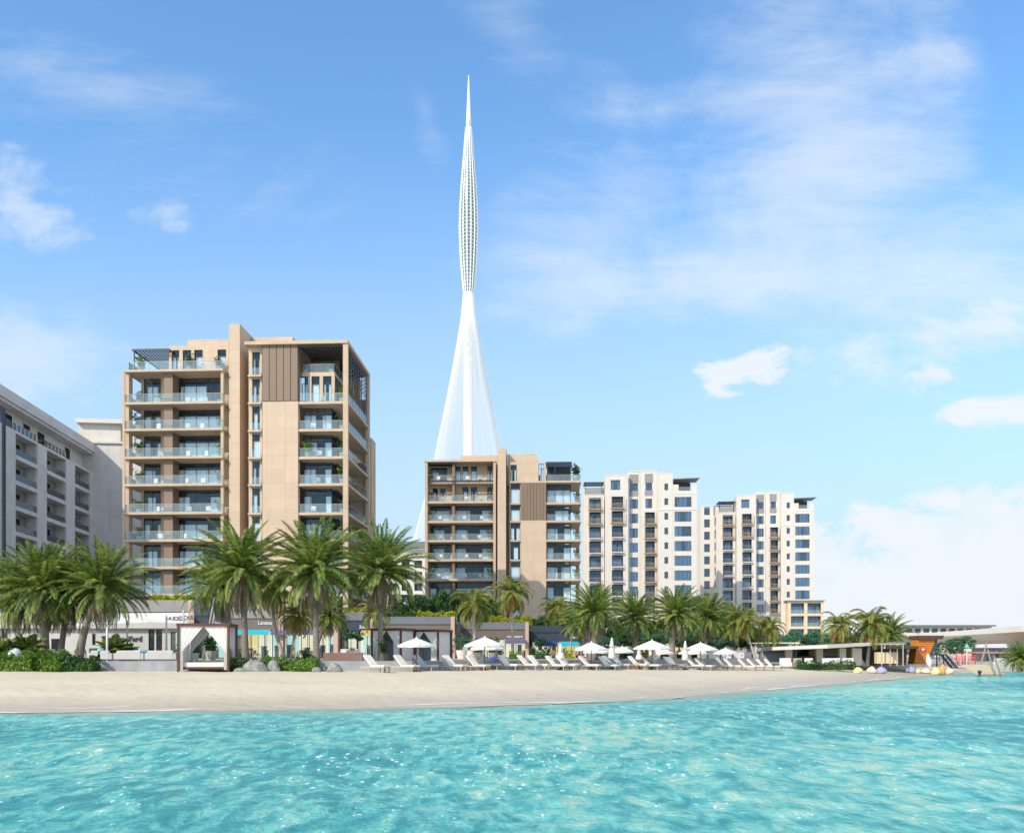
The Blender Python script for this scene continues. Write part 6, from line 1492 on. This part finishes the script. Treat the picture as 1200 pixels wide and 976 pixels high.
# ------------------------------------------------------------------ the pavilion restaurant on the right
def pavilion():
    t = thing('pavilion', at(900, 95, z=PZB), 'open fronted beach pavilion with a long thin white roof', 'pavilion'); x0 = .3 * 95
    P = lambda px, d: ((px - 600) / 1000 * d - x0, d - 95)
    top = [(876, 112, 760.5), (905, 97, 757.8), (970, 95, 755.4), (1020, 98, 752.5), (1062, 108, 751.4)]
    vs = []; fs = []
    for px, d, py in top:
        x, y = P(px, d); z = zat(py, d) - PZB; vs += [(x, y, z), (x, y, z - .38), (x + 3, y + 12, z + .1), (x + 3, y + 12, z - .2)]
    for i in range(len(top) - 1):
        a = 4 * i; b = a + 4; fs += [(a, a + 1, b + 1, b), (a, b, b + 2, a + 2), (a + 1, a + 3, b + 3, b + 1), (a + 2, b + 2, b + 3, a + 3)]
    e = 4 * (len(top) - 1); fs += [(0, 2, 3, 1), (e, e + 1, e + 3, e + 2)]
    part('roof', MB().add(vs, fs), M['white'], t)
    for px in (921, 957, 984, 999): 
        x, y = P(px, 99.5); w = .75 if px != 999 else 1.1; part('column', MB().box(x, y, 0, x + w, y + .6, 2.02), M['white'], t)
    a, b = P(922, 106), P(1030, 106)
    part('rear_wall', MB().wall(a[0], b[0], 0, 2.25, a[1], a[1] + .3, [(a[0] + 1.3, a[0] + 2.8, .9, 1.9), (a[0] + 8.3, a[0] + 10, .9, 1.9)]), M['cream'], t)
    part('interior', MB().box(a[0], a[1] + 1.5, 0, b[0], a[1] + 1.6, 2.2), M['core'], t)
    c, d = P(1003, 101), P(1040, 101); part('dark_wall', MB().box(c[0], c[1], .0, d[0], c[1] + .3, 2.2), M['dark'], t)
    x, y = P(940, 100); part('bar_counter', MB().box(x, y + .8, 0, x + 4.6, y + 1.5, 1.1), M['brown_dk'], t)
    for i, px in enumerate((936, 948, 965, 990)):
        x, y = P(px, 100); z = 1.6 + .1 * (i % 2); l = part('pendant_lamp', MB().lathe([(.3, z), (.22, z + .16), (.05, z + .26)], 12), M['brown_dk'], t); part('cord', MB().tube((0, 0, z + .26), (0, 0, 2.1), .015, n=4), M['dark'], l); l.location = (x, y, 0)
    x, y = P(1040, 104); 
pavilion()
def kiosk():
    t = thing('kiosk', at(1028, 99, z=PZB), 'kiosk with a dark pointed flat roof and cream bar counter', 'kiosk'); x0 = .428 * 99
    P = lambda px, d: ((px - 600) / 1000 * d - x0, d - 99)
    q = [P(1020, 101), P(1046, 96), P(1077, 101), P(1062, 112), P(1030, 110)]
    zt = zat(755.2, 99) - PZB
    part('roof', MB().slabpoly(q, zt - .45, zt - .15), M['brown_dk'], t)
    a, b = P(1028, 98), P(1052.5, 98); part('bar_counter', MB().box(a[0], a[1], .25, b[0], a[1] + .8, 1.55), M['cream'], t)
    fr = MB(); zz = zat(755, 97) - PZB
    for px in (1033, 1043, 1051, 1058): x, y = P(px, 97); part('pergola_post', MB().box(x, y, 0, x + .09, y + .09, zz), M['frame_lt'], t)
    a, b = P(1031, 97), P(1059, 97); fr.box(a[0], a[1], zz + .002, b[0], a[1] + .09, zz + .12); fr.box(a[0], a[1] + 4, zz + .002, b[0], a[1] + 4.09, zz + .12)
    for k in range(6): xx = a[0] + (b[0] - a[0] - .1) * k / 5; fr.box(xx, a[1] + .091, zz + .003, xx + .08, a[1] + 3.999, zz + .119)
    part('pergola_frame', fr, M['frame_lt'], t)
    a, b = P(1036, 106), P(1062, 106); part('rear_wall', MB().box(a[0], a[1], 0, b[0], a[1] + .3, zt - .46), M['grey_mid'], t)
    x, y = P(1036, 98); part('hanging_lamp', MB().lathe([(.22, 2.0), (.12, 2.3), (.02, 2.4)], 10), M['cloth'], t).location = (x, y - .3, -.05)
kiosk()
for i, (px, d) in enumerate(((922, 92.5), (938, 93), (948, 93), (972, 93.2), (980, 93.4), (996, 94))):
    x, y, _ = at(px, d); o = part('dining_bench', MB().box(-.6, 0, .0, .6, .5, .45).box(-.6, .501, .0, .6, .62, .9), M[('cushion', 'pot', 'cushion', 'cloth_g', 'cushion', 'cloth')[i]]); o.location = (x, y, PZB); tag(o, 'pale bench behind the pavilion hedge, %s from the left' % ORD[i], 'bench', 'pavilion benches')
# coral awning stalls at the very end of the loungers
t = thing('beach_bar', at(901, 104, z=1.4), 'small white beach bar with a thin roof behind the crossing palms', 'beach bar')
part('roof', MB().box(-1.2, -1, 2.25, 3.2, 3, 2.4), M['white'], t); part('wall', MB().box(-1, 2.4, 0, 3, 2.6, 2.249), M['cloth_g'], t); part('counter', MB().box(-.8, -.6, 0, 2.6, 0, 1.0), M['cushion_b'], t)
for a in (-1.1, 3.0): part('post', MB().box(a, -.9, 0, a + .1, -.8, 2.249), M['white'], t)

# ------------------------------------------------------------------ orange lifeguard tower, stair, play area
D = 103; t = thing('lifeguard_tower', at(1079, D, z=.75), 'leaning orange board clad tower with round red emblem', 'tower'); x0 = .479 * D
X = lambda px: (px - 600) / 1000 * D - x0; Z = lambda py: zat(py, D) - .75
part('body', MB().prism([(X(1071.3), Z(778)), (X(1085), Z(778)), (X(1096.5), Z(749)), (X(1075.5), Z(749))], 0, 1.7), M['orange'], t)
m = MB()
for i in range(13):
    f = (i + .5) / 13; zz = Z(778) + (Z(749) - Z(778)) * f; a = X(1071.3) + (X(1075.5) - X(1071.3)) * f; b = X(1085) + (X(1096.5) - X(1085)) * f
    m.box(a + .02, -.02, zz - .012, b - .02, -.001, zz + .012)
part('board_joints', m, M['maroon'], t)
part('dark_side', MB().prism([(X(1085.2), Z(778)), (X(1087), Z(778)), (X(1098), Z(757)), (X(1099), Z(749)), (X(1096.7), Z(749))], .1, 1.7), M['rope'], t)
part('roof', MB().prism([(X(1074.5), Z(748.9)), (X(1103), Z(748.9)), (X(1104.5), Z(744.5)), (X(1075), Z(744.5))], -.4, 2.3), M['maroon'], t)
e = part('emblem_disc', MB().lathe([(.37, 0), (.37, .06)], 24), M['red'], t); e.rotation_euler = (R(90), 0, 0); e.location = (X(1081.2), -.03, Z(760.6))
part('emblem_cross', MB().box(-.06, -.13, -.2, .06, -.1, .2).box(-.2, -.129, -.06, -.061, -.101, .06).box(.061, -.129, -.06, .2, -.101, .06), M['white2'], t).location = (X(1081.2), 0, Z(760.6))
t = thing('viewing_platform', at(1098, 106, z=.8), 'dark platform with pale rails and a steep stair down to the right', 'platform'); D = 106; x0 = .498 * D
X = lambda px: (px - 600) / 1000 * D - x0; Z = lambda py: zat(py, D) - .8
part('deck', MB().box(X(1087), 0, Z(767.5), X(1107), 2.4, Z(766)), M['rope'], t)
for px in (1089, 1098, 1106): part('support_post', MB().box(X(px), .1, 0, X(px) + .12, .22, Z(767.6)), M['rope'], t)
m = MB(); m.box(X(1087), 0, Z(759.4), X(1107), .06, Z(758.7)).box(X(1087), 0, Z(763.2), X(1107), .05, Z(762.8))
for px in (1088, 1095, 1101, 1106.5): m.box(X(px), 0, Z(766), X(px) + .06, .06, Z(759.4))
part('guard_rail', m, M['frame_lt'], t)
part('stair_stringer', MB().prism([(X(1106.5), Z(766)), (X(1109.5), Z(766)), (X(1124), Z(783)), (X(1120), Z(783))], 0, .1), M['rope'], t)
part('stair_stringer', MB().prism([(X(1106.5), Z(766)), (X(1109.5), Z(766)), (X(1124), Z(783)), (X(1120), Z(783))], 1.2, 1.3), M['rope'], t)
m = MB()
for i in range(9): a = X(1107.5) + (X(1121) - X(1107.5)) * i / 9; zz = Z(766.6) + (Z(783) - Z(766.6)) * (i + .5) / 9; m.box(a, .11, zz, a + .25, 1.19, zz + .04)
part('stair_treads', m, M['frame_lt'], t)
m = MB().tube((X(1107), .03, Z(759)), (X(1121), .03, Z(775)), .035).tube((X(1107), 1.25, Z(759)), (X(1121), 1.25, Z(775)), .035)
for i in range(5): a = X(1107) + (X(1121) - X(1107)) * i / 4; m.tube((a, .03, Z(766.6 + 16 * i / 4)), (a, .03, Z(759 + 16 * i / 4)), .025)
part('hand_rail', m, M['frame_lt'], t)
o = part('surfboard', MB().lathe([(.01, 0), (.3, .5), (.33, .9), (.2, 1.5), (.01, 1.75)], 16), M['white2'], None, True); o.scale = (1, .18, 1); o.location = at(1090, 101, z=.72); o.rotation_euler = (0, R(-10), 0); tag(o, 'white surfboard standing beside the orange tower', 'surfboard')
# pink climbing frame
D = 118; t = thing('climbing_frame', at(1130, D, z=.9), 'pink and red playground climbing frame', 'playground'); x0 = .53 * D
X = lambda px: (px - 600) / 1000 * D - x0; Z = lambda py: zat(py, D) - .9
for i, px in enumerate((1121, 1126, 1131, 1137, 1143)):
    part('post', MB().tube((X(px), 0, 0), (X(px), 0, Z(766.5 - (i % 2))), .07), M['pinkp' if i % 2 else 'red'], t); part('post', MB().tube((X(px), 2, 0), (X(px), 2, Z(766.5)), .07), M['pinkp'], t)
part('deck', MB().box(X(1121), .08, Z(774.5), X(1143), 1.92, Z(773.5)), M['pinkp'], t); m = MB()
for zz in (770, 772, 768): m.box(X(1121), -.03, Z(zz), X(1143), .03, Z(zz - .6))
part('rail', m, M['pinkp'], t); m = MB()
for i in range(14): xx = X(1121) + (X(1143) - X(1121)) * i / 13; m.box(xx - .02, -.02, Z(773.4), xx + .02, .02, Z(767.5))
part('bars', m, M['red'], t); part('slide', MB().add([(X(1121), .3, Z(773.5)), (X(1121), 1.2, Z(773.5)), (X(1113), 1.2, .1), (X(1113), .3, .1), (X(1121), .3, Z(774.5)), (X(1121), 1.2, Z(774.5)), (X(1113), 1.2, 0), (X(1113), .3, 0)], [(0,1,2,3),(4,7,6,5),(0,3,7,4),(1,5,6,2)]), M['pinkp'], t)
t = thing('play_palm', at(1133, 114, z=.85), 'slim white pole with a small green umbrella top in the playground', 'pole'); part('pole', MB().tube((0, 0, 0), (0, 0, 2.7), .05), M['white2'], t); part('top', MB().lathe([(.35, 2.4), (.25, 2.6), (.08, 2.8), (.02, 3.0)], 8), M['green_p'], t)
# slatted deck at the water with leaning timber poles
D = 92; t = thing('slatted_deck', at(1153, D, z=.0), 'sloping slatted timber deck running into the water', 'deck'); x0 = .553 * D
X = lambda px: (px - 600) / 1000 * D - x0; Z = lambda py: zat(py, D)
m = MB()
for i in range(12):
    f = i / 11; xa = X(1146) + (X(1176) - X(1146)) * f
    m.add([(xa, 0, .12), (xa + .09, 0, .12), (xa + .09 + .25, 4.0, 1.15), (xa + .25, 4.0, 1.15), (xa, 0, .2), (xa + .09, 0, .2), (xa + .34, 4.0, 1.23), (xa + .25, 4.0, 1.23)], [(0,3,2,1),(4,5,6,7),(0,1,5,4),(1,2,6,5),(2,3,7,6),(3,0,4,7)])
part('slats', m, M['cream'], t); part('edge_beam', MB().box(X(1145), -.12, .0, X(1177), -.01, .22), M['wood'], t)
for xx in (X(1147), X(1160), X(1174)): part('post', MB().tube((xx, .2, -1.2), (xx, .2, .15), .09), M['brown_dk'], t)
for i, (a, ya, b, yb, d) in enumerate(((1156.5, 753, 1150, 776, 98), (1157.5, 761, 1164, 787, 91), (1164.5, 768, 1171.5, 786.5, 91.5))):
    p, q = Vector(at(a, d, ya)), Vector(at(b, d, yb)); o = part('timber_pole', MB().tube(q - q, p - q, .11, .09, 8), M['grey_mid']); o.location = q; tag(o, ['grey pole reaching up to the bridge soffit', 'left of two parallel leaning poles standing in the water', 'right of two parallel leaning poles, the shorter one'][i], 'pole', 'leaning timber poles')
t = thing('mooring_post', at(1148, 91, z=-1), 'stubby black mooring post at the corner of the slatted deck', 'mooring post'); part('post', MB().lathe([(.12, 0), (.12, 1.35), (.2, 1.4), (.2, 1.62), (.05, 1.68)], 12), M['dark'], t)
# low building with rust roof, white fence
D = 150; t = thing('low_building', at(1140, D, z=PZB), 'low building with a thin rust coloured roof at the right edge', 'building'); x0 = .54 * D
X = lambda px: (px - 600) / 1000 * D - x0; Z = lambda py: zat(py, D) - PZB
part('roof', MB().box(X(1138), -1.5, Z(765.6), X(1250), 10, Z(763.2)), M['wood'], t)
part('wall', MB().wall(X(1150), X(1250), 0, Z(765.7), 1.5, 1.8, [(X(1162 + 9 * i), X(1167 + 9 * i), .1, 2.1) for i in range(9)]), M['white'], t); part('interior', MB().box(X(1150), 3, 0, X(1250), 3.2, 2.4), M['core'], t)
for i in range(9): window(t, X(1162 + 9 * i), X(1167 + 9 * i), .1, 2.1, 1.6, 1, transom=False, curtain=False, glass='blueglass')
D = 112; t = thing('white_fence', at(1165, D, z=.9), 'white picket fence along the shore at the right edge', 'fence'); X = lambda px: (px - 1165) / 1000 * D
m = MB()
for i in range(60): m.box(i * .22, 0, 0, i * .22 + .12, .05, .95)
part('pickets', m, M['white2'], t); part('rail', MB().box(-.05, .051, .7, 13.3, .1, .8).box(-.05, .051, .2, 13.3, .1, .3), M['white2'], t)

# ------------------------------------------------------------------ footbridge and the long building beyond
def bridge():
    t = thing('bridge', (0, 0, 0), 'long cream concrete bridge with a curved underside at the right edge', 'bridge')
    line = [(84, 100), (87, 125), (90.5, 152), (96, 180), (101, 210), (105.5, 240), (106, 275), (100, 330)]
    zt, zb, zk = 7.35, 6.25, 4.45
    vs = []; n = len(line)
    for i, (x, y) in enumerate(line):
        a = Vector(line[max(0, i - 1)]); b = Vector(line[min(n - 1, i + 1)]); dr = (b - a).normalized(); nx = Vector((dr.y, -dr.x))
        fz = 1 - .12 * i / n
        for off, z in ((0, zt), (0, zt - 1.1 * fz), (2, 5.4 + (1 - fz)), (4.5, zk + (1 - fz) * 2), (9, zk + (1 - fz) * 2), (13, zb), (13, zt), (12.7, zt - .2), (.3, zt - .2)): vs.append((x + nx.x * off, y + nx.y * off, z))
    fs = []; K = 9
    for i in range(n - 1):
        for j in range(K): fs.append((i * K + j, i * K + (j + 1) % K, (i + 1) * K + (j + 1) % K, (i + 1) * K + j))
    fs += [tuple(range(K)), tuple(reversed(range((n - 1) * K, n * K)))]
    part('deck', MB().add(vs, fs), M['bridge'], t)
    for (x, y) in ((101, 170), (112, 230), (93, 128)):
        part('pier', MB().add([(x - .6, y - 1.5, -1), (x + .6, y - 1.5, -1), (x + .6, y + 1.5, -1), (x - .6, y + 1.5, -1), (x - 1.4, y - 2, 4.9), (x + 1.4, y - 2, 4.9), (x + 1.4, y + 2, 4.9), (x - 1.4, y + 2, 4.9)], [(0,3,2,1),(4,5,6,7),(0,1,5,4),(1,2,6,5),(2,3,7,6),(3,0,4,7)]), M['bridge'], t)
bridge()
D = 330; t = thing('long_building', at(1045, D, z=2), 'long pale flat roofed building showing above the bridge', 'building'); X = lambda px: (px - 1045) / 1000 * D; Z = lambda py: zat(py, D) - 2
part('roof', MB().box(X(1044), -2, Z(734), X(1164), 14, Z(732.2)), M['slate'], t)
hs = [(X(1062 + 10 * i), X(1069 + 10 * i), Z(741), Z(736)) for i in range(10)]
part('wall', MB().wall(X(1055), X(1162), 0, Z(734.1), 0, .5, hs), M['white'], t); part('interior', MB().box(X(1046), 2.5, 0, X(1161), 3, Z(734.2)), M['core'], t)
for hh in hs: window(t, *hh, .2, 3, transom=False, curtain=False, glass='blueglass', t=.15)
for px in (1046, 1051): part('column', MB().box(X(px), 0, 0, X(px) + .6, .6, Z(734.1)), M['white'], t)
